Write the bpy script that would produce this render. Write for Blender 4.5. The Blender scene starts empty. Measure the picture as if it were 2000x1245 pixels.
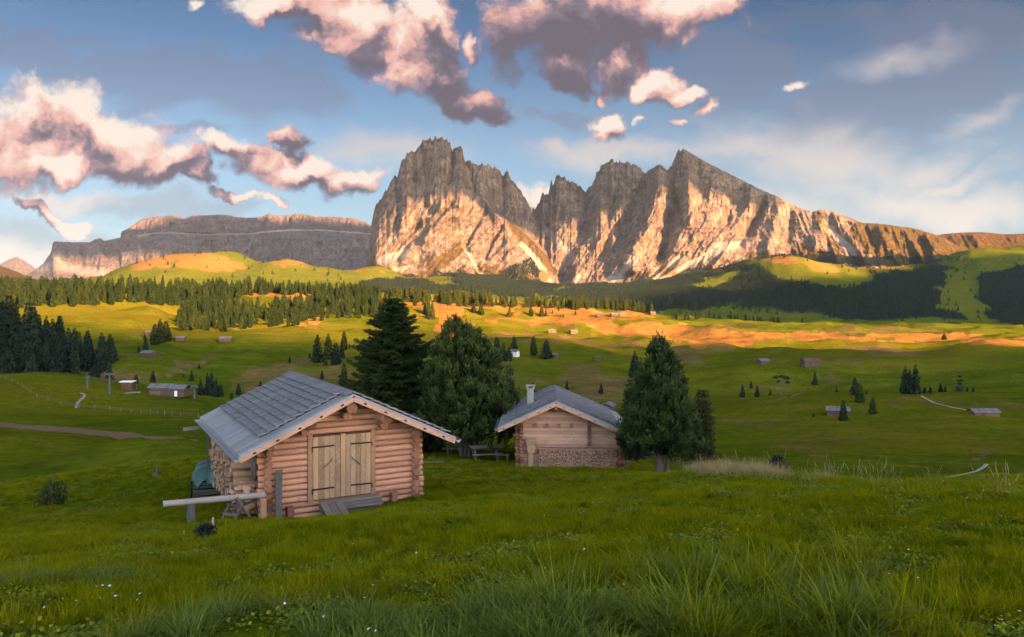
# Alpine meadow at sunset: two log cabins, conifers, rolling pasture and dolomite peaks.
EXPO = 2.78
SUN_E = 5.0
SKY_E = .15
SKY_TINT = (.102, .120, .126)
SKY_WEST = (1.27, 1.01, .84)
CLOUD_SHADE = True
HAZE = 0.75e-5
import bpy, math, random
import numpy as np
from mathutils import Vector, Matrix, Euler

random.seed(7)
RNG = np.random.default_rng(11)
sc = bpy.context.scene
COL = sc.collection
F = 1500.0          # focal length in photo pixels (2000 wide)
CX, HZ = 1000.0, 590.0   # principal column, horizon row
R = math.radians

# ------------------------------------------------------------------ numpy helpers
def sstep(a, b, x):
    t = np.clip((x - a) / (b - a), 0, 1)
    return t * t * (3 - 2 * t)

_perm = np.random.default_rng(3).random((256, 256))
def vnoise(x, y, s=0):
    x = np.asarray(x, float) + s * 17.31; y = np.asarray(y, float) + s * 9.77
    xi = np.floor(x).astype(int); yi = np.floor(y).astype(int)
    fx = x - xi; fy = y - yi
    fx = fx * fx * fx * (fx * (fx * 6 - 15) + 10); fy = fy * fy * fy * (fy * (fy * 6 - 15) + 10)
    g = lambda i, j: _perm[(i + s * 31) & 255, (j + s * 57) & 255]
    a = g(xi, yi); b = g(xi + 1, yi); c = g(xi, yi + 1); d = g(xi + 1, yi + 1)
    return (a + (b - a) * fx) * (1 - fy) + (c + (d - c) * fx) * fy
def fbm(x, y, o=4, s=0, gain=.5):
    v = 0; a = 1; t = 0
    for i in range(o):
        v = v + a * vnoise(x * 2 ** i, y * 2 ** i, s + i); t += a; a *= gain
    return v / t
def ridged(x, y, o=4, s=0, gain=.5):
    v = 0; a = 1; t = 0
    for i in range(o):
        v = v + a * (1 - np.abs(2 * vnoise(x * 2 ** i, y * 2 ** i, s + i) - 1)); t += a; a *= gain
    return v / t

def pchip_slopes(x, y):
    """x (..,n), y (..,n) along last axis"""
    h = np.diff(x); d = np.diff(y) / h
    m = np.zeros_like(y)
    w1 = 2 * h[..., 1:] + h[..., :-1]; w2 = h[..., 1:] + 2 * h[..., :-1]
    with np.errstate(divide='ignore', invalid='ignore'):
        hm = (w1 + w2) / (w1 / d[..., :-1] + w2 / d[..., 1:])
    same = (d[..., :-1] * d[..., 1:]) > 0
    m[..., 1:-1] = np.where(same, hm, 0)
    m[..., 0] = d[..., 0]; m[..., -1] = d[..., -1]
    return m
def pchip(x, y, q):
    x = np.asarray(x, float); y = np.asarray(y, float); q = np.asarray(q, float)
    m = pchip_slopes(x, y)
    i = np.clip(np.searchsorted(x, q) - 1, 0, len(x) - 2)
    h = x[i + 1] - x[i]; t = np.clip((q - x[i]) / h, 0, 1)
    return ((1 + 2 * t) * (1 - t) ** 2 * y[i] + t * (1 - t) ** 2 * h * m[i]
            + t * t * (3 - 2 * t) * y[i + 1] + t * t * (t - 1) * h * m[i + 1])
def catmull(x, y, q):
    """smooth (non monotone) interpolation on irregular x"""
    x = np.asarray(x, float); y = np.asarray(y, float); q = np.asarray(q, float)
    m = np.gradient(y, x)
    i = np.clip(np.searchsorted(x, q) - 1, 0, len(x) - 2)
    h = x[i + 1] - x[i]; t = np.clip((q - x[i]) / h, 0, 1)
    return ((1 + 2 * t) * (1 - t) ** 2 * y[i] + t * (1 - t) ** 2 * h * m[i]
            + t * t * (3 - 2 * t) * y[i + 1] + t * t * (t - 1) * h * m[i + 1])

# ------------------------------------------------------------------ terrain height
PXC = [-200, 0, 200, 400, 600, 800, 1000, 1200, 1400, 1600, 1800, 2000, 2200]
# every layer: ground line across the view as (depth, height) per column; heights given
# as 'z' metres or as the photo row 'p' where that ground is seen
LAY = [
 ([.5]*13, 'z', [-1.72]*13),
 ([6]*13, 'z', [-2.7,-2.66,-2.65,-2.62,-2.62,-2.62,-2.62,-2.62,-2.62,-2.6,-2.6,-2.55,-2.5]),
 ([13]*13, 'z', [-4.4,-4.3,-4.25,-4.2,-4.0,-3.82,-3.75,-3.7,-3.62,-3.58,-3.55,-3.45,-3.4]),
 ([23,23,23,23,23,23.5,23,23,23,21.5,21,22,22], 'z', [-6.8,-6.75,-6.6,-6.4,-6.27,-6.05,-5.9,-5.65,-5.02,-4.88,-4.85,-4.95,-5]),
 ([40,40,42,42,41,40,39.5,38.5,36,32,32,34,34], 'z', [-9.9,-9.6,-9.1,-8.6,-8.5,-8.4,-8.5,-8.45,-8.3,-8.2,-8.6,-9,-9]),
 ([56,56,58,60,58,56,57,58,58,60,60,60,60], 'z', [-15,-14.5,-13.6,-12.3,-11,-10,-10.1,-11.2,-15,-18,-18,-17,-17]),
 ([110,110,110,110,110,110,110,115,120,120,120,110,110], 'p', [870,872,868,862,915,915,915,915,885,890,902,922,925]),
 ([200]*13, 'p', [800,803,808,810,870,880,885,872,845,842,842,848,850]),
 ([330,330,330,330,330,330,330,330,330,330,330,330,330], 'p', [725,733,752,776,815,812,800,800,774,769,766,770,772]),
 ([430]*13, 'z', [-76,-74,-70,-62,-54,-50,-47,-50,-53,-52,-50,-50,-50]),
 ([530]*13, 'p', [700,700,700,712,716,714,708,722,733,724,717,716,716]),
 ([690]*13, 'p', [640,640,645,655,652,660,668,688,682,674,668,668,668]),
 ([860]*13, 'p', [600,600,596,622,624,630,642,660,653,656,655,656,658]),
 ([1060]*13, 'p', [578,580,572,590,596,602,614,624,634,641,641,643,646]),
 ([1260]*13, 'p', [574,578,566,566,574,588,595,609,627,633,635,640,643]),
 ([1750]*13, 'z', [-60,-70,-70,-80,-90,-90,-95,-100,-110,-115,-115,-110,-110]),
 ([2500]*13, 'z', [-40,-40,-40,-30,-60,-90,-110,-110,-110,-100,-100,-90,-80]),
 ([3400]*13, 'p', [560,562,560,552,556,568,582,588,572,560,566,575,570]),
 ([4300]*13, 'p', [555,556,550,532,535,540,556,562,532,514,522,505,500]),
 ([5200]*13, 'p', [550,552,548,535,535,545,560,560,545,530,525,505,500]),
 ([9000]*13, 'p', [560]*13),
 ([14000]*13, 'p', [575]*13),
]
TPX = np.arange(-260, 2261, 10.0)
TLN = np.linspace(math.log(.5), math.log(14000), 620)
def _build_table():
    K = len(LAY)
    lx = np.zeros((K, len(TPX))); lz = np.zeros((K, len(TPX)))
    for k, (Y, kind, v) in enumerate(LAY):
        Y = np.array(Y, float); v = np.array(v, float)
        z = v if kind == 'z' else (HZ - v) / F * Y
        lx[k] = np.log(catmull(PXC, Y, TPX)); lz[k] = catmull(PXC, z, TPX)
    T = np.zeros((len(TPX), len(TLN)))
    for c in range(len(TPX)):
        T[c] = pchip(lx[:, c], lz[:, c], TLN)
    return T
TAB = _build_table()
# local hills, hollows: (px, Y, half-width x, half-width Y, height)
BUMPS = [
 (355, 3900, 230, 500, 95), (430, 3950, 160, 400, 62), (300, 4000, 200, 400, 30),
 (560, 4100, 130, 300, 85), (640, 4200, 120, 300, 45),(735, 4150, 130, 260, 55), (1000,3600,150,500,-30),
 (1540, 3700, 240, 380, 80), (1900, 4300, 160, 420, 70), (2010, 4300, 200, 400, 60),
 (60, 60, 6, 8, 1.2), (245, 88, 7, 7, 2.2), (30, 105, 9, 9, 2.2), (330, 84, 4, 5, 1.0), (150, 75, 6, 6, -1.0),
 (60, 240, 36, 40, 5.5), (1400, 88, 9, 10, -1.6), (1160, 395, 26, 30, 6), (1330,560,20,60,-6),
 (1520, 470, 50, 40, -5), (250, 980, 60, 80, 4), (690, 23.1, 2.9, 1.9, -.36),
]
def H(x, y, noise=True):
    """terrain height at world x, y"""
    x = np.asarray(x, float); y = np.asarray(y, float)
    r = np.hypot(x, y) + 1e-6
    th = np.arctan2(x, y)
    thm = math.atan((2250 - CX) / F)
    thc = np.clip(th, -thm, thm)
    Y = np.maximum(r * np.cos(thc), .5)
    px = CX + F * np.tan(thc)
    a = np.clip((px - TPX[0]) / 10.0, 0, len(TPX) - 1.001)
    dl = TLN[1] - TLN[0]
    b = np.clip((np.log(Y) - TLN[0]) / dl, 0, len(TLN) - 1.001)
    ai = a.astype(int); bi = b.astype(int); fa = a - ai; fb = b - bi
    fa = fa * fa * (3 - 2 * fa)
    z = ((TAB[ai, bi] * (1 - fb) + TAB[ai, bi + 1] * fb) * (1 - fa)
         + (TAB[ai + 1, bi] * (1 - fb) + TAB[ai + 1, bi + 1] * fb) * fa)
    for (bp, bY, sx, sy, h) in BUMPS:
        bx = (bp - CX) / F * bY
        d = ((x - bx) / sx) ** 2 + ((y - bY) / sy) ** 2
        z = z + h * np.exp(-d)
    if noise:
        q = sstep(45, 160, Y)
        z = z + q * (fbm(x / 60, y / 60, 4, 1) - .5) * 3.6 * np.clip(Y / 300, .3, 2.0)
        q3 = sstep(120, 300, Y) * (1 - sstep(1500, 2200, Y)) * (1 - .75 * np.exp(-((Y - 335) / 45) ** 2))
        z = z + q3 * (ridged(x / 150 + y / 300, y / 95 - x / 400, 3, 19) - .62) * 15 * np.clip(Y / 500, .35, 1.5)
        q2 = sstep(1700, 3000, Y)
        z = z + q2 * (fbm(x / 420, y / 420, 5, 5) - .5) * 90
        z = z + (fbm(x / 2.6, y / 2.6, 3, 9) - .5) * .16 * sstep(3, 8, Y)
        z = z + (fbm(x / 14, y / 14, 3, 12) - .5) * .5 * sstep(4, 12, Y) * (1 - .6 * sstep(18, 22, Y) * (1 - sstep(45, 60, Y)))
    return z
_LM = np.exp(np.linspace(math.log(4), math.log(8000), 2600))
def ground_at(px, py, ymin=4, ymax=8000):
    """first visible ground point on the photo ray"""
    Y = _LM[(_LM >= ymin) & (_LM <= ymax)]
    x = (px - CX) / F * Y
    z = H(x, Y); ray = (HZ - py) / F * Y
    k = np.argmax(z >= ray)
    if z[k] < ray[k]:
        k = int(np.argmin(np.abs(z - ray) / Y))
    return Vector((float(x[k]), float(Y[k]), float(z[k])))
def at_depth(px, Y):
    x = (px - CX) / F * Y
    return Vector((x, Y, float(H(x, Y))))

# ------------------------------------------------------------------ mesh builder
class MB:
    def __init__(s):
        s.v = []; s.f = []; s.t = []; s.sm = []
    def quad(s, pts, t=.5, sm=False):
        n = len(s.v); s.v += [tuple(p) for p in pts]
        s.f.append(tuple(range(n, n + len(pts)))); s.t.append(t); s.sm.append(sm)
    def box(s, c, size, rot=None, t=None, jit=0):
        t = random.random() if t is None else t
        M = (rot or Matrix.Identity(3))
        c = Vector(c); n = len(s.v)
        for k in range(8):
            p = Vector(((-.5, .5)[k & 1] * size[0], (-.5, .5)[k >> 1 & 1] * size[1], (-.5, .5)[k >> 2] * size[2]))
            if jit: p += Vector((random.uniform(-jit, jit), random.uniform(-jit, jit), random.uniform(-jit, jit)))
            s.v.append(tuple(c + M @ p))
        for q in ((0, 2, 3, 1), (4, 5, 7, 6), (0, 1, 5, 4), (2, 6, 7, 3), (0, 4, 6, 2), (1, 3, 7, 5)):
            s.f.append(tuple(n + i for i in q)); s.t.append(t); s.sm.append(False)
        return s
    def bar(s, p0, p1, w, h, up=(0, 0, 1), t=None):
        """box from p0 to p1; h along 'up', w sideways"""
        p0 = Vector(p0); p1 = Vector(p1); d = p1 - p0; L = d.length; d.normalize()
        u = Vector(up); sd = d.cross(u).normalized(); u2 = sd.cross(d).normalized()
        M = Matrix((d, sd, u2)).transposed()
        return s.box((p0 + p1) / 2, (L, w, h), M, t)
    def tube(s, pts, rad, n=10, t=None, caps=True, wob=0, capt=None):
        t = random.random() if t is None else t
        pts = [Vector(p) for p in pts]
        if not hasattr(rad, '__len__'): rad = [rad] * len(pts)
        b = len(s.v); ph = random.random() * 6
        for i, p in enumerate(pts):
            d = (pts[min(i + 1, len(pts) - 1)] - pts[max(i - 1, 0)]).normalized()
            a = Vector((0, 0, 1)) if abs(d.z) < .9 else Vector((1, 0, 0))
            x = d.cross(a).normalized(); y = x.cross(d)
            for k in range(n):
                q = 2 * math.pi * k / n
                rr = rad[i] * (1 + wob * math.sin(3 * q + ph + i) + wob * random.uniform(-.6, .6))
                s.v.append(tuple(p + x * math.cos(q) * rr + y * math.sin(q) * rr))
        for i in range(len(pts) - 1):
            for k in range(n):
                k2 = (k + 1) % n
                s.f.append((b + i * n + k, b + i * n + k2, b + (i + 1) * n + k2, b + (i + 1) * n + k))
                s.t.append(t); s.sm.append(True)
        if caps:
            ct = t if capt is None else capt
            for i, rev in ((0, 1), (len(pts) - 1, 0)):
                m = len(s.v)
                ring = [s.v[b + i * n + k] for k in range(n)]
                s.v += ring
                f = [m + k for k in range(n)]
                s.f.append(tuple(f[::-1] if rev == 0 else f)); s.t.append(ct); s.sm.append(False)
        return s
    def merge(s, o, M):
        n = len(s.v); s.v += [tuple(M @ Vector(p)) for p in o.v]
        s.f += [tuple(n + i for i in f) for f in o.f]; s.t += o.t; s.sm += o.sm
    def build(s, name, mat, parent=None, bevel=0, link=True, **tags):
        me = bpy.data.meshes.new(name)
        me.from_pydata(s.v, [], s.f)
        a = me.attributes.new('tint', 'FLOAT', 'FACE'); a.data.foreach_set('value', s.t)
        me.polygons.foreach_set('use_smooth', s.sm)
        me.materials.append(mat)
        o = bpy.data.objects.new(name, me)
        if link: COL.objects.link(o)
        if parent is not None: o.parent = parent
        if bevel:
            m = o.modifiers.new('bevel', 'BEVEL'); m.width = bevel; m.segments = 1; m.limit_method = 'ANGLE'
        for k, v in tags.items(): o[k] = v
        return o

def np_mesh(name, v, f, mat, smooth=True, attrs=None, parent=None, link=True, **tags):
    me = bpy.data.meshes.new(name)
    v = np.ascontiguousarray(v, np.float32); f = np.ascontiguousarray(f, np.int32)
    me.vertices.add(len(v)); me.vertices.foreach_set('co', v.ravel())
    k = f.shape[1] if len(f) else 4
    me.loops.add(f.size); me.loops.foreach_set('vertex_index', f.ravel())
    me.polygons.add(len(f)); me.polygons.foreach_set('loop_start', np.arange(0, f.size, k, dtype=np.int32))
    me.polygons.foreach_set('loop_total', np.full(len(f), k, np.int32))
    me.polygons.foreach_set('use_smooth', np.full(len(f), smooth))
    me.update(calc_edges=True)
    for an, arr in (attrs or {}).items():
        arr = np.asarray(arr, np.float32)
        dom = 'POINT' if len(arr) == len(v) else 'FACE'
        if arr.ndim == 2:
            a = me.attributes.new(an, 'FLOAT_VECTOR', dom); a.data.foreach_set('vector', arr.ravel())
        else:
            a = me.attributes.new(an, 'FLOAT', dom); a.data.foreach_set('value', arr)
    if mat: me.materials.append(mat)
    o = bpy.data.objects.new(name, me)
    if link: COL.objects.link(o)
    if parent is not None: o.parent = parent
    for k2, v2 in tags.items(): o[k2] = v2
    return o
def grid_faces(nr, nc):
    i = np.arange(nr - 1)[:, None] * nc + np.arange(nc - 1)[None, :]
    return np.stack([i, i + 1, i + nc + 1, i + nc], -1).reshape(-1, 4)
def thing(name, loc, rz=0, **tags):
    o = bpy.data.objects.new(name, None); o.empty_display_size = .3
    COL.objects.link(o); o.location = loc; o.rotation_euler = (0, 0, rz)
    for k, v in tags.items(): o[k] = v
    return o
def dup(root, loc, rz=0, scale=None, **tags):
    r = root.copy(); COL.objects.link(r)
    for k in ('label', 'group', 'kind', 'category'):
        if k in r.keys() and k in tags: del r[k]
    r.location = loc; r.rotation_euler = (0, 0, rz)
    if scale is not None: r.scale = scale if hasattr(scale, '__len__') else (scale,) * 3
    for k, v in tags.items(): r[k] = v
    for ch in root.children:
        c = ch.copy(); COL.objects.link(c); c.parent = r
        for g in ch.children:
            d = g.copy(); COL.objects.link(d); d.parent = c
    return r

# ------------------------------------------------------------------ material DSL
class G:
    def __init__(s, name):
        m = bpy.data.materials.new(name); m.use_nodes = True
        s.m = m; s.nt = m.node_tree; s.nt.nodes.clear()
        s.out = s.nt.nodes.new('ShaderNodeOutputMaterial')
    def n(s, typ, **kw):
        nd = s.nt.nodes.new(typ)
        for k, v in kw.items(): setattr(nd, k, v)
        return nd
    def set(s, sock, v):
        if v is None: return
        if hasattr(v, 'is_linked') or isinstance(v, bpy.types.NodeSocket): s.nt.links.new(v, sock)
        else:
            if sock.type == 'RGBA' and len(v) == 3: v = (*v, 1)
            sock.default_value = v
    def math(s, op, a, b=None, c=None, clamp=False):
        nd = s.n('ShaderNodeMath', operation=op, use_clamp=clamp)
        s.set(nd.inputs[0], a)
        if b is not None: s.set(nd.inputs[1], b)
        if c is not None: s.set(nd.inputs[2], c)
        return nd.outputs[0]
    def vmath(s, op, a, b=None):
        nd = s.n('ShaderNodeVectorMath', operation=op); s.set(nd.inputs[0], a)
        if b is not None: s.set(nd.inputs[1], b)
        return nd.outputs[0]
    def mix(s, f, a, b, typ='MIX'):
        nd = s.n('ShaderNodeMix', data_type='RGBA', blend_type=typ)
        s.set(nd.inputs[0], f); s.set(nd.inputs[6], a); s.set(nd.inputs[7], b)
        return nd.outputs[2]
    def ss(s, a, b, v):
        nd = s.n('ShaderNodeMapRange', interpolation_type='SMOOTHSTEP'); s.set(nd.inputs[0], v)
        nd.inputs[1].default_value = a; nd.inputs[2].default_value = b
        return nd.outputs[0]
    def lin(s, v, a, b, c, d):
        nd = s.n('ShaderNodeMapRange'); s.set(nd.inputs[0], v)
        for i, q in enumerate((a, b, c, d)): nd.inputs[1 + i].default_value = q
        return nd.outputs[0]
    def noise(s, vec, scale, det=4, rough=.55, dist=0):
        nd = s.n('ShaderNodeTexNoise'); s.set(nd.inputs['Vector'], vec)
        nd.inputs['Scale'].default_value = scale; nd.inputs['Detail'].default_value = det
        nd.inputs['Roughness'].default_value = rough; nd.inputs['Distortion'].default_value = dist
        return nd.outputs[0]
    def voro(s, vec, scale, feat='F1', out=0):
        nd = s.n('ShaderNodeTexVoronoi', feature=feat); s.set(nd.inputs['Vector'], vec)
        nd.inputs['Scale'].default_value = scale
        return nd.outputs[out]
    def map(s, vec, scale=(1, 1, 1), rot=(0, 0, 0), loc=(0, 0, 0)):
        nd = s.n('ShaderNodeMapping'); s.set(nd.inputs[0], vec)
        nd.inputs[1].default_value = loc; nd.inputs[2].default_value = rot; nd.inputs[3].default_value = scale
        return nd.outputs[0]
    def attr(s, name, out=2):
        return s.n('ShaderNodeAttribute', attribute_name=name).outputs[out]
    def pos(s): return s.n('ShaderNodeNewGeometry').outputs[0]
    def nrm(s): return s.n('ShaderNodeNewGeometry').outputs[1]
    def oc(s): return s.n('ShaderNodeTexCoord').outputs[3]
    def rnd(s): return s.n('ShaderNodeObjectInfo').outputs[5]
    def sep(s, v): return s.n('ShaderNodeSeparateXYZ'), v
    def xyz(s, v):
        nd = s.n('ShaderNodeSeparateXYZ'); s.set(nd.inputs[0], v); return nd.outputs
    def comb(s, x, y, z):
        nd = s.n('ShaderNodeCombineXYZ'); s.set(nd.inputs[0], x); s.set(nd.inputs[1], y); s.set(nd.inputs[2], z); return nd.outputs[0]
    def ramp(s, f, stops):
        nd = s.n('ShaderNodeValToRGB'); s.set(nd.inputs[0], f)
        el = nd.color_ramp.elements
        while len(el) < len(stops): el.new(.5)
        for e, (p, c) in zip(el, stops): e.position = p; e.color = (*c, 1)
        return nd.outputs[0]
    def bump(s, h, st=.5, dist=.05, nrm=None):
        nd = s.n('ShaderNodeBump'); nd.inputs['Strength'].default_value = st; nd.inputs['Distance'].default_value = dist
        s.set(nd.inputs['Height'], h)
        if nrm is not None: s.set(nd.inputs['Normal'], nrm)
        return nd.outputs[0]
    def bsdf(s, col, rough=.85, bump=None, spec=.25, metal=0, transl=None):
        b = s.n('ShaderNodeBsdfPrincipled'); s.set(b.inputs['Base Color'], col); s.set(b.inputs['Roughness'], rough)
        s.set(b.inputs['Metallic'], metal); b.inputs['Specular IOR Level'].default_value = spec
        if bump is not None: s.set(b.inputs['Normal'], bump)
        o = b.outputs[0]
        if transl:
            t = s.n('ShaderNodeBsdfTranslucent'); s.set(t.inputs[0], transl[1])
            mx = s.n('ShaderNodeMixShader'); mx.inputs[0].default_value = transl[0]
            s.nt.links.new(o, mx.inputs[1]); s.nt.links.new(t.outputs[0], mx.inputs[2]); o = mx.outputs[0]
        s.nt.links.new(o, s.out.inputs[0])
        return s.m
# ------------------------------------------------------------------ materials
M = {}
def mk_terrain():
    g = G('meadow_ground'); P = g.pos()
    dry = g.attr('dry'); brown = g.attr('brown'); wood = g.attr('wood'); yel = g.attr('yellow')
    big = g.noise(P, .012, 5, .6); mid = g.noise(P, .07, 5, .65); fine = g.noise(P, .55, 8, .75); vf = g.noise(P, 14, 4, .7)
    strip = g.noise(g.map(P, (.02, .16, .35), (0, 0, .25)), 1.0, 6, .65, .6)
    c = g.mix(g.ss(.35, .65, big), (.062, .084, .004), (.098, .108, .004))
    c = g.mix(g.math('MULTIPLY', g.ss(.42, .72, strip), .62), c, (.150, .136, .018))
    c = g.mix(g.math('MULTIPLY', g.ss(.45, .7, mid), .65), c, (.036, .056, .004))
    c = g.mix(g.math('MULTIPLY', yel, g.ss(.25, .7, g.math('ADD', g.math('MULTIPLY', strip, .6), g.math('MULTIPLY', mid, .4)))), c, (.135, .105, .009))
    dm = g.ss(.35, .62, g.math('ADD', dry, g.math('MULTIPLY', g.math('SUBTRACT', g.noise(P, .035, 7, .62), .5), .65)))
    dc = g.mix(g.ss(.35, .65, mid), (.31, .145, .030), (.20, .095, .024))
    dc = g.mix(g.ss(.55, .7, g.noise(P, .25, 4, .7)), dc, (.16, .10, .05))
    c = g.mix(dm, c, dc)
    bm = g.ss(.30, .85, g.math('ADD', brown, g.math('MULTIPLY', g.math('SUBTRACT', g.noise(P, .06, 7, .7), .5), 1.0)))
    bc = g.mix(g.ss(.3, .7, g.noise(g.map(P, (.06, .18, .3), (0, 0, .3)), 1.0, 7, .7)), (.19, .115, .040), (.095, .062, .024))
    c = g.mix(g.math('MULTIPLY', bm, .80), c, bc)
    wm = g.ss(.3, .6, g.math('ADD', wood, g.math('MULTIPLY', g.math('SUBTRACT', g.noise(P, .012, 5, .6), .5), .6)))
    c = g.mix(wm, c, (.022, .032, .018))
    c = g.mix(g.math('MULTIPLY', g.ss(.48, .66, fine), .6), c, (.022, .036, .004))
    c = g.mix(g.math('MULTIPLY', g.ss(.55, .7, vf), .3), c, (.03, .04, .01))
    h = g.math('ADD', g.math('MULTIPLY', fine, 1.0), g.math('MULTIPLY', vf, .25))
    b1 = g.bump(h, .6, .25)
    b2 = g.bump(g.noise(P, .12, 6, .65), .55, 2.0, b1)
    return g.bsdf(c, 1, b2, 0)
M['ground'] = mk_terrain()

def mk_rock(name, a, b, c3, scale=1.0, warm=.0):
    g = G(name); P = g.pos(); scree = g.attr('scree'); grass = g.attr('grass')
    Q = g.map(P, (.004 * scale, .004 * scale, .010 * scale))
    flute = g.map(P, (.030 * scale, .016 * scale, .0055 * scale))
    n1 = g.noise(Q, 1.6, 8, .62, .3); n2 = g.noise(flute, 1.5, 9, .72, .4); n3 = g.noise(P, .045 * scale, 8, .78)
    strata = g.noise(g.map(P, (.0012, .0012, .03), (.07, .04, 0)), 1.0, 6, .6)
    c = g.mix(g.ss(.3, .7, n1), a, b)
    c = g.mix(g.math('MULTIPLY', g.ss(.44, .64, n2), .60), c, c3)
    c = g.mix(g.math('MULTIPLY', g.ss(.5, .62, strata), .25), c, b)
    c = g.mix(g.math('MULTIPLY', g.ss(.50, .64, n3), .32), c, tuple(.55 * q for q in c3))
    ck = g.noise(g.map(P, (.022 * scale, .012 * scale, .006 * scale), (.2, .3, 0)), 1.0, 9, .75, .8)
    crack = g.math('SUBTRACT', 1.0, g.ss(0, .035, g.math('ABSOLUTE', g.math('SUBTRACT', ck, .5))))
    c = g.mix(g.math('MULTIPLY', crack, .32), c, tuple(.4 * q for q in c3))
    sm = g.ss(.3, .6, g.math('ADD', scree, g.math('MULTIPLY', g.math('SUBTRACT', n3, .5), .8)))
    c = g.mix(g.math('MULTIPLY', sm, .75), c, (.21, .175, .14))
    gm = g.ss(.4, .62, g.math('ADD', grass, g.math('MULTIPLY', g.math('SUBTRACT', g.noise(P, .012, 8, .7), .5), 1.6)))
    gc = g.mix(g.ss(.4, .6, n3), (.070, .050, .010), (.13, .075, .016))
    c = g.mix(g.math('MULTIPLY', gm, .85), c, gc)
    bh = g.math('ADD', g.math('SUBTRACT', g.math('MULTIPLY', n2, 1.3), g.math('MULTIPLY', crack, .25)), g.math('ADD', g.math('MULTIPLY', n3, .5), g.math('MULTIPLY', strata, .25)))
    st = g.math('SUBTRACT', 1.0, g.math('MULTIPLY', sm, .8))
    nd = g.n('ShaderNodeBump'); g.set(nd.inputs['Strength'], g.math('MULTIPLY', st, .9)); nd.inputs['Distance'].default_value = 27 / scale
    g.set(nd.inputs['Height'], bh)
    return g.bsdf(c, 1, nd.outputs[0], 0)
M['rock'] = mk_rock('dolomite_rock', (.165, .118, .092), (.315, .232, .155), (.064, .042, .036))
M['rock_far'] = mk_rock('pale_dolomite_rock', (.14, .108, .098), (.205, .160, .132), (.085, .064, .058), .8)
M['rock_red'] = mk_rock('reddish_ridge', (.12, .062, .026), (.15, .085, .03), (.065, .036, .015), 1.0)

def mk_wood(name, axis, a, b, knot=(.12, .05, .03), flecks=.6, rough=.75, gscale=1.0, fleckc=(.22, .09, .05)):
    g = G(name); O = g.oc(); t = g.attr('tint')
    sc3 = [14 * gscale] * 3; sc3[axis] = .9 * gscale
    off = g.vmath('ADD', O, g.comb(g.math('MULTIPLY', t, 37.0), g.math('MULTIPLY', t, 91.0), g.math('MULTIPLY', t, 53.0)))
    gr = g.noise(g.map(off, tuple(sc3)), 1.0, 6, .65, .5)
    sf = [26 * gscale] * 3; sf[axis] = 7 * gscale
    fl = g.noise(g.map(off, tuple(sf)), 1.0, 4, .7)
    big = g.noise(off, 1.3, 3, .5)
    c = g.mix(gr, a, b)
    c = g.mix(g.math('MULTIPLY', g.ss(.35, .7, big), .35), c, tuple(q * .72 for q in a))
    c = g.mix(1.0, c, g.ramp(t, [(0, (.72, .68, .66)), (.5, (1, 1, 1)), (1, (1.18, 1.14, 1.08))]), 'MULTIPLY')
    c = g.mix(g.math('MULTIPLY', g.ss(.57, .64, fl), flecks), c, fleckc)
    sk = [5 * gscale] * 3; sk[axis] = 2.4 * gscale
    kn = g.voro(g.map(off, tuple(sk)), 1.0)
    c = g.mix(g.math('MULTIPLY', g.math('SUBTRACT', 1.0, g.ss(.05, .11, kn)), .7), c, knot)
    b_ = g.bump(g.math('ADD', gr, g.math('MULTIPLY', fl, .5)), .5, .012)
    return g.bsdf(c, rough, b_, .2)
def end_wood(name, a, b):
    g = G(name); O = g.oc(); t = g.attr('tint')
    c = g.mix(g.noise(O, 22, 5, .7), a, b)
    c = g.mix(1.0, c, g.ramp(t, [(0, (.55, .48, .45)), (.5, (1, 1, 1)), (1, (1.25, 1.2, 1.1))]), 'MULTIPLY')
    c = g.mix(g.math('MULTIPLY', g.ss(.62, .70, g.noise(O, 60, 3, .7)), .6), c, (.1, .045, .03))
    return g.bsdf(c, .8, g.bump(g.noise(O, 40, 4, .7), .4, .01), .15)
W1, W2 = (.36, .17, .10), (.56, .31, .20)
M['log_z'] = None
M['log_x'] = mk_wood('peeled_log_wood', 0, W1, W2)
M['log_y'] = mk_wood('peeled_log_wood_side', 1, W1, W2)
M['log_z'] = mk_wood('upright_hewn_wood', 2, (.32, .17, .09), (.46, .27, .16), flecks=.7)
M['log_end'] = end_wood('sawn_log_end', (.19, .085, .052), (.28, .135, .085))
M['billet'] = end_wood('sawn_firewood_ends', (.30, .165, .105), (.48, .31, .21))
M['plank_x'] = mk_wood('squared_timber', 0, (.42, .24, .155), (.56, .35, .245), flecks=.45)
M['plank_y'] = mk_wood('squared_timber_side', 1, (.50, .30, .19), (.62, .40, .27), flecks=.25)
M['barge'] = mk_wood('bargeboard_wood', 0, (.46, .245, .155), (.60, .35, .235), flecks=.5)
M['door_z'] = mk_wood('pale_door_boards', 2, (.30, .18, .10), (.46, .30, .175), (.50, .36, .20), .35, fleckc=(.66, .50, .30))
M['grey_x'] = mk_wood('weathered_grey_wood', 0, (.11, .09, .078), (.22, .18, .155), (.05, .04, .035), .45, .85, 1, (.07, .05, .045))
M['grey_z'] = mk_wood('weathered_grey_post_wood', 2, (.075, .072, .065), (.155, .145, .125), (.03, .03, .03), .5, .85, 1, (.04, .035, .03))
M['pale_log'] = mk_wood('silvered_log_wood', 0, (.26, .205, .175), (.40, .33, .29), (.07, .05, .05), .5, .8, 1, (.10, .065, .05))
M['dark_z'] = mk_wood('old_dark_barn_wood', 2, (.075, .045, .03), (.15, .085, .055), (.03, .02, .02), .4, .85, .5, (.04, .03, .02))
M['barn_x'] = mk_wood('old_brown_barn_wood', 0, (.065, .044, .034), (.135, .092, .068), (.03, .02, .02), .4, .85, .5, (.05, .04, .03))
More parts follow.
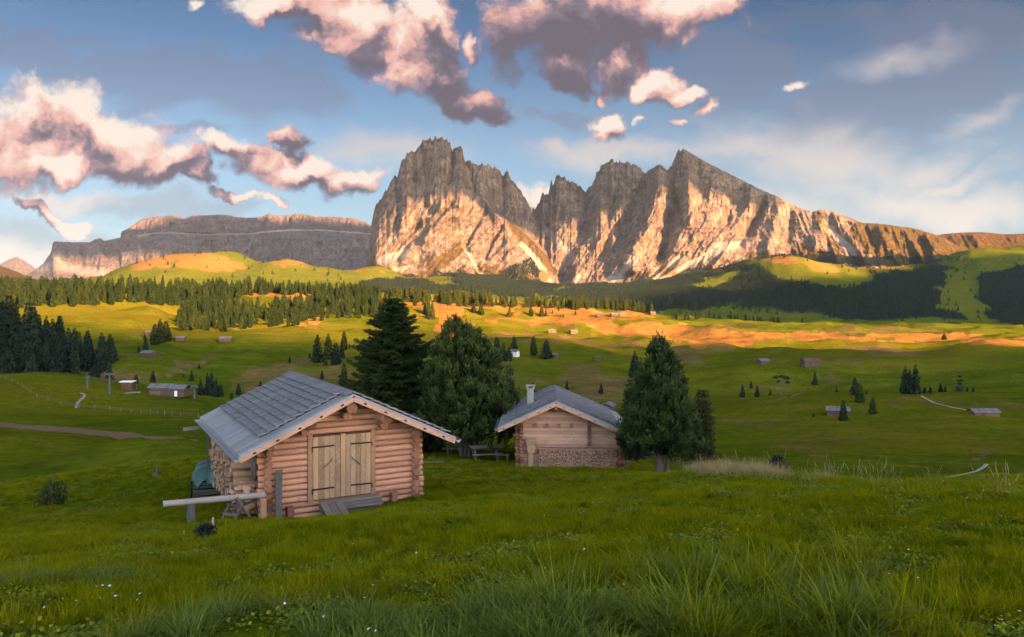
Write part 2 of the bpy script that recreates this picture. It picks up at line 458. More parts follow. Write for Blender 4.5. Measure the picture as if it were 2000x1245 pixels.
M['shingle'] = mk_wood('weathered_roof_boards', 1, (.165, .17, .205), (.33, .335, .37), (.14, .14, .17), .55, .62, 1.3, (.09, .095, .12))
M['roof_board'] = mk_wood('pale_grey_roof_boards', 1, (.27, .29, .34), (.40, .42, .47), (.2, .2, .24), .35, .5, 1.0, (.17, .18, .22))
M['roof_far'] = mk_wood('far_shingle_roof', 1, (.095, .095, .10), (.175, .17, .17), (.1, .1, .1), .5, .7, .2, (.12, .12, .14))
M['cleft'] = mk_wood('split_firewood', 1, (.30, .17, .10), (.50, .33, .22), (.12, .06, .04), .4, .8, 1.0, (.16, .08, .05))

def plain(name, c1, c2, rough=.6, metal=0, scale=20, spec=.3, bs=.2):
    g = G(name); O = g.oc(); n = g.noise(O, scale, 5, .65)
    return g.bsdf(g.mix(n, c1, c2), rough, g.bump(n, bs, .01), spec, metal)
M['iron'] = plain('black_iron', (.008, .008, .009), (.02, .02, .022), .5, .3)
M['gutter'] = plain('zinc_gutter', (.25, .27, .31), (.38, .41, .46), .35, .8)
M['tarp'] = plain('green_tarpaulin', (.022, .060, .048), (.05, .105, .085), .45, 0, 5, .4, .5)
M['steel'] = plain('galvanised_steel', (.05, .06, .06), (.09, .105, .105), .5, .3)
M['white_wall'] = plain('white_plaster', (.55, .55, .53), (.68, .68, .66), .8)
M['glass'] = plain('dark_window', (.015, .017, .02), (.03, .035, .04), .15, 0, 3, .5)
M['board_white'] = plain('white_paint', (.6, .6, .58), (.75, .74, .7), .7)
M['stone'] = mk = None
def mk_stone():
    g = G('rubble_stone'); O = g.oc()
    v = g.voro(O, 9, 'F1', 1); e = g.voro(O, 9, 'DISTANCE_TO_EDGE')
    c = g.mix(g.noise(v, 3, 2), (.17, .14, .11), (.40, .37, .31))
    c = g.mix(g.math('SUBTRACT', 1.0, g.ss(.0, .08, e)), c, (.35, .33, .3))
    return g.bsdf(c, .9, g.bump(g.ss(0, .12, e), .7, .02))
M['stone'] = mk_stone()
def mk_path(name, a, b, s=8):
    g = G(name); P = g.pos(); n = g.noise(P, s, 6, .7)
    return g.bsdf(g.mix(g.ss(.3, .7, n), a, b), .95, g.bump(n, .5, .03), .1)
M['gravel'] = mk_path('pale_gravel', (.20, .17, .12), (.31, .27, .21))
M['earth'] = mk_path('bare_earth', (.10, .055, .024), (.21, .125, .055), 1.5)
M['drygrass_strip'] = mk_path('dry_grass_strip', (.27, .21, .11), (.42, .34, .19), 1.5)

def mk_leaf(name, a, b, c3, tr=.25, wscale=.25):
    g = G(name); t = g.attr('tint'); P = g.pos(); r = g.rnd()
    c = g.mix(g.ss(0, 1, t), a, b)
    c = g.mix(g.math('MULTIPLY', g.ss(.45, .7, g.noise(P, wscale, 3, .6)), .6), c, c3)
    c = g.mix(1.0, c, g.ramp(r, [(0, (.68, .74, .8)), (.5, (1, 1, 1)), (1, (1.45, 1.22, .85))]), 'MULTIPLY')
    return g.bsdf(c, .75, None, .15, 0, (tr, g.mix(.5, c, b)))
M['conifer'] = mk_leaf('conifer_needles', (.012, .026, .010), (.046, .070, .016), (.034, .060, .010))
M['conifer_lit'] = mk_leaf('sunlit_conifer_needles', (.024, .038, .008), (.085, .10, .016), (.06, .075, .01), .25, .02)  # same needles with sunlight painted in: yellower and brighter
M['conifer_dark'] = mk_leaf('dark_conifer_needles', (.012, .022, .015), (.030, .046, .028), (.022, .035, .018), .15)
M['spruce'] = mk_leaf('spruce_needles', (.008, .016, .007), (.044, .060, .016), (.03, .046, .010), .2, .9)
M['pine'] = mk_leaf('stone_pine_needles', (.008, .016, .006), (.115, .150, .042), (.09, .12, .025), .2, .9)
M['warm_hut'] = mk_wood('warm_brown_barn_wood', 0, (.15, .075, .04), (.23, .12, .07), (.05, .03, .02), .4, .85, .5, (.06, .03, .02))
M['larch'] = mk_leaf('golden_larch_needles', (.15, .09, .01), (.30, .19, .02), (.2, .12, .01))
M['bark'] = plain('grey_bark', (.05, .042, .036), (.14, .12, .105), .9, 0, 9, .1, .9)

def mk_grass():
    g = G('grass_blades'); t = g.attr('tint'); P = g.pos(); r = g.rnd()
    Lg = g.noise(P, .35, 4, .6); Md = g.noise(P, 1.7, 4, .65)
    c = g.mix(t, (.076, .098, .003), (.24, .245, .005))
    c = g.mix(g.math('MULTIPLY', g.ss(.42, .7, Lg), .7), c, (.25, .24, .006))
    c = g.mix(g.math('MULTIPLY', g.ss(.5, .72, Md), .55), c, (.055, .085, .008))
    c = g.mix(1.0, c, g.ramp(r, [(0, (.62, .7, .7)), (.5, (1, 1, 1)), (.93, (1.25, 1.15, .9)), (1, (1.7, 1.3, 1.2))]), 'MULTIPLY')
    return g.bsdf(c, .9, None, 0, 0, (.4, c))
M['grass'] = mk_grass()
def mk_blue():
    g = G('bluish_grass_blades'); t = g.attr('tint')
    c = g.mix(t, (.07, .098, .012), (.18, .21, .035))
    return g.bsdf(c, .7, None, .08, 0, (.35, c))
M['grass_blue'] = mk_blue()
def mk_straw():
    g = G('dry_straw'); t = g.attr('tint'); c = g.mix(t, (.20, .145, .05), (.38, .285, .12))
    return g.bsdf(c, .7, None, .2, 0, (.3, c))
M['straw'] = mk_straw()
M['clover'] = mk_leaf('clover_leaves', (.06, .09, .01), (.19, .22, .015), (.2, .22, .01), .3, 1.5)
M['petal'] = plain('white_petals', (.55, .55, .6), (.7, .7, .72), .6)
M['petal_y'] = plain('yellow_petals', (.5, .4, .02), (.7, .55, .03), .6)
M['shade_cloud'] = plain('shade_cloud_white', (.78, .78, .8), (.85, .85, .86), 1, 0, .002, 0, 0)  # plain white for the unseen banks added to cast shade
# ------------------------------------------------------------------ camera
cd = bpy.data.cameras.new('camera'); cam = bpy.data.objects.new('camera', cd); COL.objects.link(cam)
cd.sensor_width = 36; cd.lens = 36 * F / 2000.0; cd.clip_start = .05; cd.clip_end = 60000
cam.location = (0, 0, 0); cam.rotation_euler = (math.pi / 2, 0, 0)
cd.shift_y = -(622.5 - HZ) / 2000.0
sc.camera = cam
sc.view_settings.view_transform = 'Standard'; sc.view_settings.look = 'None'
sc.view_settings.gamma = 1; sc.view_settings.exposure = EXPO
sc.cycles.use_denoising = True
sc.cycles.max_bounces = 5; sc.cycles.diffuse_bounces = 3; sc.cycles.transparent_max_bounces = 4
sc.cycles.volume_bounces = 0; sc.cycles.caustics_reflective = False; sc.cycles.caustics_refractive = False

# ------------------------------------------------------------------ sun and sky
SAZ, SEL = R(136), R(16)
Sx, Sy = math.sin(SAZ), math.cos(SAZ)
SUN = Vector((Sx * math.cos(SEL), Sy * math.cos(SEL), math.sin(SEL)))
HV = Vector((-Sy, Sx, 0))                       # horizontal, across the sun's direction
NV = SUN.cross(HV); NV = NV if NV.z > 0 else -NV
ld = bpy.data.lights.new('sun', 'SUN'); lo = bpy.data.objects.new('sun', ld); COL.objects.link(lo)
ld.energy = SUN_E; ld.angle = R(.5); ld.color = (1.0, .54, .25)
lo.rotation_euler = SUN.to_track_quat('Z', 'Y').to_euler(); lo.location = (50, -80, 60)

def build_world():
    w = bpy.data.worlds.new('World'); sc.world = w; w.use_nodes = True
    w.cycles.sampling_method = 'MANUAL'; w.cycles.sample_map_resolution = 512
    nt = w.node_tree; nt.nodes.clear()
    g = G.__new__(G); g.nt = nt
    def noise2(vec, scale, det=4, rough=.55, dist=0):
        nd = g.n('ShaderNodeTexNoise', noise_dimensions='2D'); g.set(nd.inputs['Vector'], vec)
        nd.inputs['Scale'].default_value = scale; nd.inputs['Detail'].default_value = det
        nd.inputs['Roughness'].default_value = rough; nd.inputs['Distortion'].default_value = dist
        return nd.outputs[0]
    g.noise = noise2
    out = nt.nodes.new('ShaderNodeOutputWorld'); bg = nt.nodes.new('ShaderNodeBackground')
    nt.links.new(bg.outputs[0], out.inputs[0]); bg.inputs[1].default_value = SKY_E
    K = 1.0 / SKY_E / 2 ** EXPO
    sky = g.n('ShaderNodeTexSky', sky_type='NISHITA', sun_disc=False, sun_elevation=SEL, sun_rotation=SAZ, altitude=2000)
    D = g.n('ShaderNodeTexCoord').outputs[0]
    x, y, z = g.xyz(D)
    # gnomonic chart of the part of the sky the valley opens to (east), in units of tan(angle)
    yy = g.math('MAXIMUM', y, .12)
    u = g.math('DIVIDE', x, yy); v = g.math('DIVIDE', z, yy)
    UV = g.comb(u, v, 0.0)
    front = g.ss(.10, .3, y)
    def blobs(vec, lst):
        acc = None
        for b in lst:
            cx, cy, rx, ry = b[:4]; rot = b[4] if len(b) > 4 else 0; st = b[5] if len(b) > 5 else 1
            m = g.n('ShaderNodeMapping', vector_type='TEXTURE'); g.set(m.inputs[0], vec)
            m.inputs[1].default_value = ((cx - CX) / F, (HZ - cy) / F, 0)
            m.inputs[2].default_value = (0, 0, -R(rot)); m.inputs[3].default_value = (rx * (1.25 if rx > 45 else 1.45) / F, ry * (1.25 if rx > 45 else 1.5) / F, 1)
            gr = g.n('ShaderNodeTexGradient', gradient_type='SPHERICAL'); nt.links.new(m.outputs[0], gr.inputs[0])
            o = gr.outputs[1]
            if rx <= 45 and lst is CUM: st = .62
            if st != 1: o = g.math('MULTIPLY', o, st)
            acc = o if acc is None else g.math('MAXIMUM', acc, o)
        return acc
    CUM = [(100,250,185,95),(10,285,180,105),(195,285,150,85),(690,45,170,75),(225,300,140,75),(300,325,100,50),(375,345,60,28,10),(90,325,200,40),
           (415,290,75,30,12),(500,318,90,45,10),(600,350,130,52,8),(690,365,70,32),(575,285,48,32,20),
           (545,18,90,48),(655,25,130,75),(770,85,120,85,35),(835,30,80,75),(850,150,95,65,40),(915,205,85,45,20),(968,236,42,24),(632,94,42,16,15),
           (1060,50,120,95),(1190,40,190,105),(1330,15,130,55),(1085,130,85,55,20),(1210,120,110,60),(1290,165,70,48),(1345,180,52,20,-8),
           (1157,172,26,36),(1187,238,60,46),(1160,258,38,22),(1400,214,26,26),(1360,231,38,10),(1555,157,26,14),(925,70,22,34),(1265,232,24,10,-15),
           (95,415,75,17,22),(150,435,62,14,8),(440,378,60,13,14),(520,397,48,9,12),(1050,385,70,38),(410,8,20,12),(1000,110,40,60)]
    def wisp(vec):                                     # turbulence
        n = g.n('ShaderNodeTexNoise', noise_dimensions='2D'); g.set(n.inputs[0], vec)
        n.inputs['Scale'].default_value = 9; n.inputs['Detail'].default_value = 9; n.inputs['Roughness'].default_value = .58
        return n
    warp = g.n('ShaderNodeTexNoise', noise_dimensions='2D'); g.set(warp.inputs[0], UV)
    warp.inputs['Scale'].default_value = 7; warp.inputs['Detail'].default_value = 5; warp.inputs['Roughness'].default_value = .6
    wv = g.vmath('MULTIPLY', g.vmath('SUBTRACT', warp.outputs[1], (.5, .5, .5)), (.11, .085, 0))
    base = g.vmath('ADD', UV, wv)
    def dens(off):
        p = g.vmath('ADD', base, off); q = g.vmath('ADD', UV, off)
        F0 = blobs(p, CUM)
        n1 = g.noise(q, 11, 9, .66, 0)
        bil = g.n('ShaderNodeTexVoronoi', feature='F1', voronoi_dimensions='2D'); g.set(bil.inputs[0], g.vmath('ADD', q, g.vmath('MULTIPLY', wv, (.6, .6, 0))))
        bil.inputs['Scale'].default_value = 19; bil.inputs['Detail'].default_value = 4; bil.inputs['Roughness'].default_value = .55
        b = g.math('SUBTRACT', .55, bil.outputs[0])
        d = g.math('ADD', g.math('MULTIPLY_ADD', F0, 1.25, -.14), g.math('MULTIPLY', g.math('SUBTRACT', n1, .5), .85))
        return g.math('ADD', d, g.math('MULTIPLY', b, .36))
    d0 = dens((0, 0, 0)); d1 = dens((-.008, .018, 0))
    alpha = g.ss(-.02, .42, d0)
    thick = g.ss(.15, .8, d0)
    # side that faces the low sun is bright, the far side dusky
    rel = g.math('MULTIPLY', g.math('SUBTRACT', d0, d1), .9)
    SH = [(900,195,130,80,30),(975,235,60,40),(850,120,70,60),(1050,100,130,120),(1150,60,140,110),(1250,90,80,50),(330,345,110,40,8),(180,295,70,30,10),
          (575,300,60,45),(480,310,60,28),(50,412,60,22,10),(10,424,50,18),(60,255,90,40),(640,385,60,14),(1105,155,60,40), (720, 120, 40, 30), (560, 60, 50, 20),(395,345,40,30)]
    BR = [(130,225,150,70),(1290,20,120,40),(500,25,60,40),(220,280,110,60),(60,320,150,45),(20,230,80,40),(330,300,50,25),(600,350,110,42),(440,290,50,22),(820,25,70,50),(700,30,50,30),(770,130,35,50,60),
          (1187,238,50,45),(1157,172,25,35),(1050,385,60,40),(150,430,80,18),(1290,165,60,40),(520,395,60,12)]
    nz = g.vmath('ADD', base, g.vmath('MULTIPLY', wv, (.6, .6, 0)))
    sh = g.math('MULTIPLY', blobs(nz, SH), 1.7); br = g.math('MULTIPLY', blobs(nz, BR), 1.3)
    lum = g.math('ADD', g.math('ADD', .57, rel), g.math('SUBTRACT', g.math('MULTIPLY', br, .36), g.math('MULTIPLY', sh, .50)))
    lum = g.math('ADD', lum, g.math('MULTIPLY', g.math('SUBTRACT', g.noise(base, 13, 8, .66), .5), .75))
    lum = g.math('SUBTRACT', lum, g.math('MULTIPLY', g.math('SUBTRACT', 1.0, g.ss(.1, .5, d0)), .10), clamp=True)
    cc = g.ramp(lum, [(0, (.15, .125, .165)), (.2, (.22, .175, .225)), (.38, (.44, .28, .30)), (.56, (.77, .42, .375)), (.78, (.90, .60, .50)), (1, (.96, .82, .71))])
    # thin grey veils and streaks
    st = g.noise(g.map(UV, (2.2, 9, 1), (0, 0, .22)), 1.6, 8, .6, .8)
    st2 = g.noise(g.map(UV, (3.5, 7, 1), (0, 0, .45), (3, 1, 0)), 1.3, 7, .58, .6)
    VG = [(1780,185,330,110,-12),(1620,225,160,75,-20),(1440,150,120,110,-30),(1900,60,260,60),(260,150,330,75),(60,110,160,70),(480,180,120,28),(90,470,260,50),(300,400,200,30),(350,253,80,10),(1080,228,80,14),(530,170,200,80)]
    VW = [(1640,330,330,110,8),(1800,330,180,50,-18),(1500,290,260,55),(1900,410,260,60),(1850,360,180,30,-14),(1740,112,190,44,-10,.8),(1940,232,140,34,-20,.7),(760,300,220,60),(1200,300,260,40),(1060,290,60,20),(150,390,200,30),(40,500,160,40),(1450,420,400,60),(1780,400,420,50,4),(1560,300,200,30,-6),(80,385,160,16)]
    wg = g.math('MULTIPLY', g.ss(.1, .62, g.math('ADD', blobs(base, VG), g.math('MULTIPLY', g.math('SUBTRACT', st, .5), 1.5))), .45)
    ww = g.math('MULTIPLY', g.ss(.10, .95, g.math('ADD', blobs(base, VW), g.math('MULTIPLY', g.math('SUBTRACT', st2, .5), 1.1))), .92)
    # deeper blue away from the sun, a warm bright western half
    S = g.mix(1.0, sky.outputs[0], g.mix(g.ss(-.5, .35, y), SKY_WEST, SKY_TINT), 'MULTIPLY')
    S = g.mix(g.math('MULTIPLY', g.ss(.14, .42, v), front), S, g.mix(1.0, S, (.55, .60, .68), 'MULTIPLY'))
    hor = g.math('SUBTRACT', 1.0, g.ss(.0, .34, z))
    S = g.mix(g.math('MULTIPLY', g.math('MULTIPLY', hor, .62), front), S, tuple(q * K for q in (.46, .53, .58)))
    kc = lambda c: tuple(q * K for q in c)
    S = g.mix(g.math('MULTIPLY', wg, front), S, g.mix(g.ss(.05, .3, v), kc((.36, .37, .42)), kc((.205, .215, .30))))
    S = g.mix(g.math('MULTIPLY', ww, front), S, g.mix(g.ss(.05, .3, v), kc((.93, .84, .74)), kc((.52, .49, .52))))
    cc = g.mix(1.0, cc, (K, K, K), 'MULTIPLY')
    S = g.mix(g.math('MULTIPLY', alpha, front), S, cc)
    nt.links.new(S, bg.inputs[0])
build_world()

# ------------------------------------------------------------------ unseen banks added toward the sun, outlines shaped to cast the shade
def ab(px, py, Y, yy=None):
    p = Vector(((px - CX) / F * Y, Y, (HZ - py) / F * Y))
    return p.dot(HV), p.dot(NV)
def poly_sd(pts, A, B):
    """signed distance (positive inside)"""
    P = np.stack([A.ravel(), B.ravel()], 1); n = len(pts); d = np.full(len(P), 1e9); ins = np.zeros(len(P), bool)
    for i in range(n):
        a = np.array(pts[i], float); b = np.array(pts[(i + 1) % n], float); e = b - a
        t = np.clip(((P - a) @ e) / (e @ e + 1e-9), 0, 1)
        d = np.minimum(d, np.linalg.norm(P - a - t[:, None] * e, axis=1))
        c = (a[1] <= P[:, 1]) != (b[1] <= P[:, 1])
        with np.errstate(divide='ignore', invalid='ignore'):
            xx = a[0] + (P[:, 1] - a[1]) / (b[1] - a[1] + 1e-12) * (b[0] - a[0])
        ins ^= c & (P[:, 0] < xx)
    return np.where(ins, d, -d).reshape(A.shape)
def shade_bank(pts, L, cell, name_label, amp=30, wl=120, holes=None):
    pts = np.array(pts, float)
    a = np.arange(pts[:, 0].min() - 2 * cell, pts[:, 0].max() + 3 * cell, cell)
    b = np.arange(pts[:, 1].min() - 2 * cell, pts[:, 1].max() + 3 * cell, cell)
    A, B = np.meshgrid(a, b)
    sd = poly_sd(pts, A, B) + (fbm(A / wl, B / wl * .8, 4, 21) - .5) * 2 * amp
    th = np.sqrt(np.clip(sd, 0, 400)) * 12 * (0.6 + fbm(A / 160, B / 160, 3, 8)) + 1
    inside = sd > 0
    q = inside[:-1, :-1] | inside[1:, :-1] | inside[:-1, 1:] | inside[1:, 1:]
    nr, nc = A.shape
    fr = grid_faces(nr, nc).reshape(nr - 1, nc - 1, 4)[q]
    th = np.where(inside, th, 0)
    P0 = A[..., None] * np.array(HV) + B[..., None] * np.array(NV) + L * np.array(SUN)
    v1 = P0 + th[..., None] * np.array(SUN); v2 = P0 - .5 * th[..., None] * np.array(SUN)
    V = np.concatenate([v1.reshape(-1, 3), v2.reshape(-1, 3)])
    Fc = np.concatenate([fr, fr[:, ::-1] + nr * nc])
    np_mesh('shade_cloud', V, Fc, M['shade_cloud'], kind='structure')  # added slab out of view, cut to the shade it throws
A_ = lambda *l: [ab(*q) for q in l]

# ------------------------------------------------------------------ ground sheet
def ell(px, py, lst):
    out = np.zeros_like(px)
    for e in lst:
        cx, cy, rx, ry = e[:4]; an = R(e[4]) if len(e) > 4 else 0; s = e[5] if len(e) > 5 else 1
        dx = px - cx; dy = py - cy
        q = ((dx * math.cos(an) + dy * math.sin(an)) / rx) ** 2 + ((-dx * math.sin(an) + dy * math.cos(an)) / ry) ** 2
        out = np.maximum(out, s * np.clip(1.5 - q, 0, 1))
    return out
def warp(px, py, x, y, a=1.0):
    """bend the outline of ground patches so that none is a plain oval"""
    l = np.log(np.maximum(y, 5))
    u, v = px / 42, l * 16
    return (px + a * (fbm(u, v, 4, 61) - .5) * 95, py + a * (fbm(u + 40, v, 4, 66) - .5) * 26)
def KEEP(px, py): return ell(px, py, [(1590,530,110,26,8,1.3),(1700,520,110,16,0),(1870,570,30,45,40,1.2),(1800,640,120,14),(1400,545,60,10,-14),(850,545,50,9,8),(1900,525,60,14),(560,520,120,18),(350,520,150,30),(735,530,60,16),(1900,610,60,20,30)])
def wood_at(px, py, x, y):
    wx, wy = warp(px, py, x, y, .6)
    w = ell(wx, wy, [(1700,560,520,60,4),(1350,570,220,30,-5),(950,552,130,20,5),(1250,575,160,22),(800,560,90,12),(1950,590,200,60),(60,560,100,20)]) * (y > 1700)
    return np.clip(w - KEEP(wx, wy) * 1.6, 0, 1)
def terrain():
    pxs = np.concatenate([np.arange(-260, 2261, 4.0)])
    th = np.arctan((pxs - CX) / F)
    side = np.arange(th[-1], 2 * math.pi + th[0], R(3.0))[1:-1]
    TH = np.concatenate([th, side, [th[0] + 2 * math.pi]])
    rr = np.exp(np.concatenate([np.linspace(math.log(.4), math.log(1500), 470), np.linspace(math.log(1500), math.log(13500), 90)[1:]]))
    RR, T = np.meshgrid(rr, TH, indexing='ij')
    # rows follow depth inside the view so that crests stay crisp
    RR = RR / np.cos(np.clip(np.where(T > math.pi, T - 2 * math.pi, T), th[0], th[-1]))
    X = RR * np.sin(T); Y = RR * np.cos(T)
    Z = H(X, Y)
    px = np.where(Y > 1, CX + F * X / np.maximum(Y, 1), -9999); py = np.where(Y > 1, HZ - F * Z / np.maximum(Y, 1), 9999)
    m = (Y > 45)
    px0_, py0_ = px, py; px, py = warp(px, py, X, Y)
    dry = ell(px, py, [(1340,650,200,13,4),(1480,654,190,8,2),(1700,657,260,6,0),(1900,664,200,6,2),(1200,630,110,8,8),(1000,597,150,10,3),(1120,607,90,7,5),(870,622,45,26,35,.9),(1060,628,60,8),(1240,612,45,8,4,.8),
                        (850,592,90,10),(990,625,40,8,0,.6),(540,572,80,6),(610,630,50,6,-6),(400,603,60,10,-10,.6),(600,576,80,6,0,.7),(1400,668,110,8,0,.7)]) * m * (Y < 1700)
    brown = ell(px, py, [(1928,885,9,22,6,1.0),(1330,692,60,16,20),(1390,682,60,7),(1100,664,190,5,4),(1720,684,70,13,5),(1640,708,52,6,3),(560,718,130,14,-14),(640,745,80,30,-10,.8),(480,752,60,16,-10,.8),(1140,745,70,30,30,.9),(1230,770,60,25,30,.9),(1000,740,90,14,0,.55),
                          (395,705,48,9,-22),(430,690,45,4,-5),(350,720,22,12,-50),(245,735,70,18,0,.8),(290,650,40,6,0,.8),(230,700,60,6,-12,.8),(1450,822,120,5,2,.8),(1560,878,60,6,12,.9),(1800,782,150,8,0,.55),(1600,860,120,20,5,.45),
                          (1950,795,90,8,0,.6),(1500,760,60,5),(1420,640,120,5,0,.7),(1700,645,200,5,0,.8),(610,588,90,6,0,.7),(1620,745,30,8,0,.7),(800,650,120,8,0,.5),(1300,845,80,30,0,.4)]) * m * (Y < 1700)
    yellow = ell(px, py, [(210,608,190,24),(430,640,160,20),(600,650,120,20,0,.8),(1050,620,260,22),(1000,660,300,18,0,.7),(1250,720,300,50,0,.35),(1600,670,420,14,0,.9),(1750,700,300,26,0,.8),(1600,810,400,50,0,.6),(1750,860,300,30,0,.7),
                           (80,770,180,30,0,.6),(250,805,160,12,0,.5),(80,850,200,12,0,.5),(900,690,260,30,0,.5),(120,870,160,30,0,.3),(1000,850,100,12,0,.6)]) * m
    px, py = px0_, py0_
    wood = wood_at(px, py, X, Y); keep = KEEP(px, py)
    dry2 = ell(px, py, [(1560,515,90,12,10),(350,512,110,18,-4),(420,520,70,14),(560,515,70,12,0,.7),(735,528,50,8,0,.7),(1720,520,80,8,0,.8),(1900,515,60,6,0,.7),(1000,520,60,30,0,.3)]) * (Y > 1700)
    yel2 = keep * (Y > 1700)
    n = len(TH); f = grid_faces(len(rr), n)
    V = np.stack([X, Y, Z], -1)
    V[:, -1] = V[:, 0]
    c = len(V.reshape(-1, 3))
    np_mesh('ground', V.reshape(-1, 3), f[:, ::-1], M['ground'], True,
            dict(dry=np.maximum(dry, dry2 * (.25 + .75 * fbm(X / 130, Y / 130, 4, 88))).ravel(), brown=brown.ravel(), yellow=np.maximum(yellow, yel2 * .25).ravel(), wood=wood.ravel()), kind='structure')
terrain()

# ------------------------------------------------------------------ mountains
def stroke(PX, PY, pts, w, amp, asym=0):
    """soft ridge (amp>0 = nearer) or gully along a polyline in the relief chart"""
    out = np.zeros_like(PX)
    pts = np.array(pts, float)
    best = np.full(PX.shape, 1e9)
    for i in range(len(pts) - 1):
        a = pts[i]; e = pts[i + 1] - a
        t = np.clip(((PX - a[0]) * e[0] + (PY - a[1]) * e[1]) / (e @ e), 0, 1)
        best = np.minimum(best, np.hypot(PX - a[0] - t * e[0], (PY - a[1] - t * e[1]) * .8))
    return amp * np.exp(-(best / w) ** 2)
MTN_FEET = []
def mountain(name, sky, px0, px1, dpx, nrow, Yf, Yr, base, p, shear, ref, strokes=(), scree=(), grass=(), mat=None, amp=(60, 26, 9), lam=(70, 26, 9), spiky=2.0, edge=None, back=1.0, trees=(), calm=lambda a, b: 1.0):
    px = np.arange(px0, px1 + .1, dpx)
    s = np.interp(px, [q[0] for q in sky], [q[1] for q in sky])
    sp = spiky(px) if callable(spiky) else spiky
    s = s - (ridged(px / 6.5, px * 0 + 3.3, 3, 4, .6) - .6) * sp * 2
    b = np.interp(px, [q[0] for q in base], [q[1] for q in base])
    t = np.linspace(0, 1, nrow)[:, None]
    PX = np.broadcast_to(px, (nrow, len(px))).copy()
    PY = b + (s - b) * t
    yf = Yf(PX) if callable(Yf) else Yf; yr = Yr(PX) if callable(Yr) else Yr
    Y = yf + (yr - yf) * t ** p
    k = shear(PX, PY)
    Q = PX + k
    hh = np.clip((PY - s) / 7, .2, 1)            # calm the relief right at the skyline
    taper = np.clip(t * 5, .25, 1)
    d = amp[0] * (ridged(Q / lam[0], PY / (lam[0] * 3.2), 2, 31) - .5) * 2
    d = d + amp[1] * (ridged(Q / lam[1], PY / (lam[1] * 2.6), 3, 35) - .5) * 2
    d = d + amp[2] * (ridged(Q / lam[2], PY / (lam[2] * 1.7), 3, 41) - .5) * 2
    d = d + amp[1] * .8 * (ridged(PX / 60 + PY / 90, PY / 22, 3, 47) - .5) + amp[2] * .9 * (fbm(PX / 5, PY / 5, 3, 53) - .5)
    sc_ = np.zeros_like(PX); gr_ = np.zeros_like(PX)
    for st in scree: sc_ = np.maximum(sc_, stroke(PX, PY, st[0], st[1], st[2] if len(st) > 2 else 1))
    for st in grass: gr_ = np.maximum(gr_, stroke(PX, PY, st[0], st[1], st[2] if len(st) > 2 else 1))
    d = d * (1 - .75 * np.clip(sc_, 0, 1)) * calm(PX, PY)
    for st in strokes: d = d + stroke(PX, PY, *st)
    Y = Y - d * hh * taper
    if edge is not None: Y = Y + edge(PX, PY)
    X = (PX - CX) / F * Y; Z = (HZ - PY) / F * Y
    rows = [np.stack([X, Y, Z], -1)]
    if trees:
        w = np.zeros_like(PX)
        for st in trees: w = np.maximum(w, stroke(PX, PY, st[0], st[1], st[2] if len(st) > 2 else 1))
        w = sstep(.35, .75, w + (fbm(PX / 14, PY / 9, 3, 77) - .5) * .9) * (sc_ < .35)
        MTN_FEET.append((rows[0].reshape(-1, 3), PX.ravel(), PY.ravel(), (w * .30).ravel()))
    # the far side of the ridge
    for kx, (dy, dz) in enumerate(((25, -6), (90, -60), (260, -320), (700, -900))):
        yb = Y[-1] + dy * back; rows.append(np.stack([(px - CX) / F * yb, yb, np.maximum(Z[-1] + dz * back, -150)], -1)[None])
        sc_ = np.vstack([sc_, sc_[-1:]]); gr_ = np.vstack([gr_, gr_[-1:]])
    V = np.concatenate([q if q.ndim == 3 else q[None] for q in rows], 0)
    f = grid_faces(V.shape[0], V.shape[1])
    np_mesh(name, V.reshape(-1, 3), f, mat or M['rock'], True, dict(scree=sc_.ravel(), grass=gr_.ravel()), kind='structure')

SK1 = [(700,560),(715,520),(722,480),(725,440),(727,430),(733,408),(745,388),(757,370),(765,348),(772,345),(776,347),(779,335),(784,318),(795,300),(802,297),(806,298),(808,300),(812,297),(816,287),(822,285),(826,276),(838,270),(845,272),(850,269),(857,268),(865,273),(873,276),(877,280),(878,277),(881,287),(884,297),(888,288),(893,285),(899,284),(903,291),(905,306),(910,316),(916,313),(919,311),(922,318),(930,321),(940,323),(955,326),(962,329),(965,324),(969,330),(977,334),(980,341),(984,343),(987,334),(992,336),(995,346),(1004,356),(1010,362),(1018,373),(1023,385),(1030,398),(1037,408),(1046,425),(1060,450),(1075,490),(1095,540),(1110,570)]
SK2 = [(960,440),(1000,425),(1025,418),(1036,414),(1045,407),(1054,400),(1058,382),(1061,379),(1064,382),(1072,373),(1075,355),(1077,350),(1080,361),(1082,362),(1085,349),(1093,343),(1103,347),(1108,353),(1111,350),(1113,358),(1117,353),(1120,358),(1129,361),(1138,370),(1145,375),(1156,361),(1163,349),(1165,337),(1174,328),(1183,317),(1195,315),(1204,318),(1213,314),(1225,317),(1240,323),(1252,331),(1259,343),(1265,338),(1279,328),(1291,324),(1298,331),(1305,331),(1311,328),(1315,315),(1321,304),(1325,295),(1332,291),(1338,292),(1352,301),(1379,317),(1415,335),(1451,353),(1482,369),(1514,382),(1541,396),(1568,410),(1588,414),(1600,410),(1617,410),(1640,418),(1685,436),(1721,437),(1752,442),(1793,448),(1833,461),(1865,477),(1910,495),(1932,504),(1980,525)]
SK3 = [(1780,480),(1820,462),(1840,458),(1870,455),(1900,454),(1920,454),(1960,458),(2000,457),(2100,450),(2300,470),(2500,500)]
SK4 = [(40,545),(72,525),(85,515),(95,500),(100,492),(103,475),(106,473),(130,473),(150,474),(175,473),(185,468),(195,466),(203,470),(210,470),(235,465),(237,452),(245,450),(255,443),(275,430),(300,424),(340,421),(350,424),(362,428),(375,422),(400,421),(430,419),(460,423),(480,426),(505,424),(525,418),(545,423),(565,420),(580,417),(620,423),(690,426),(715,435),(730,445),(790,450)]
SK5 = [(-80,530),(0,517),(15,508),(32,502),(45,508),(60,518),(72,527),(100,545)]
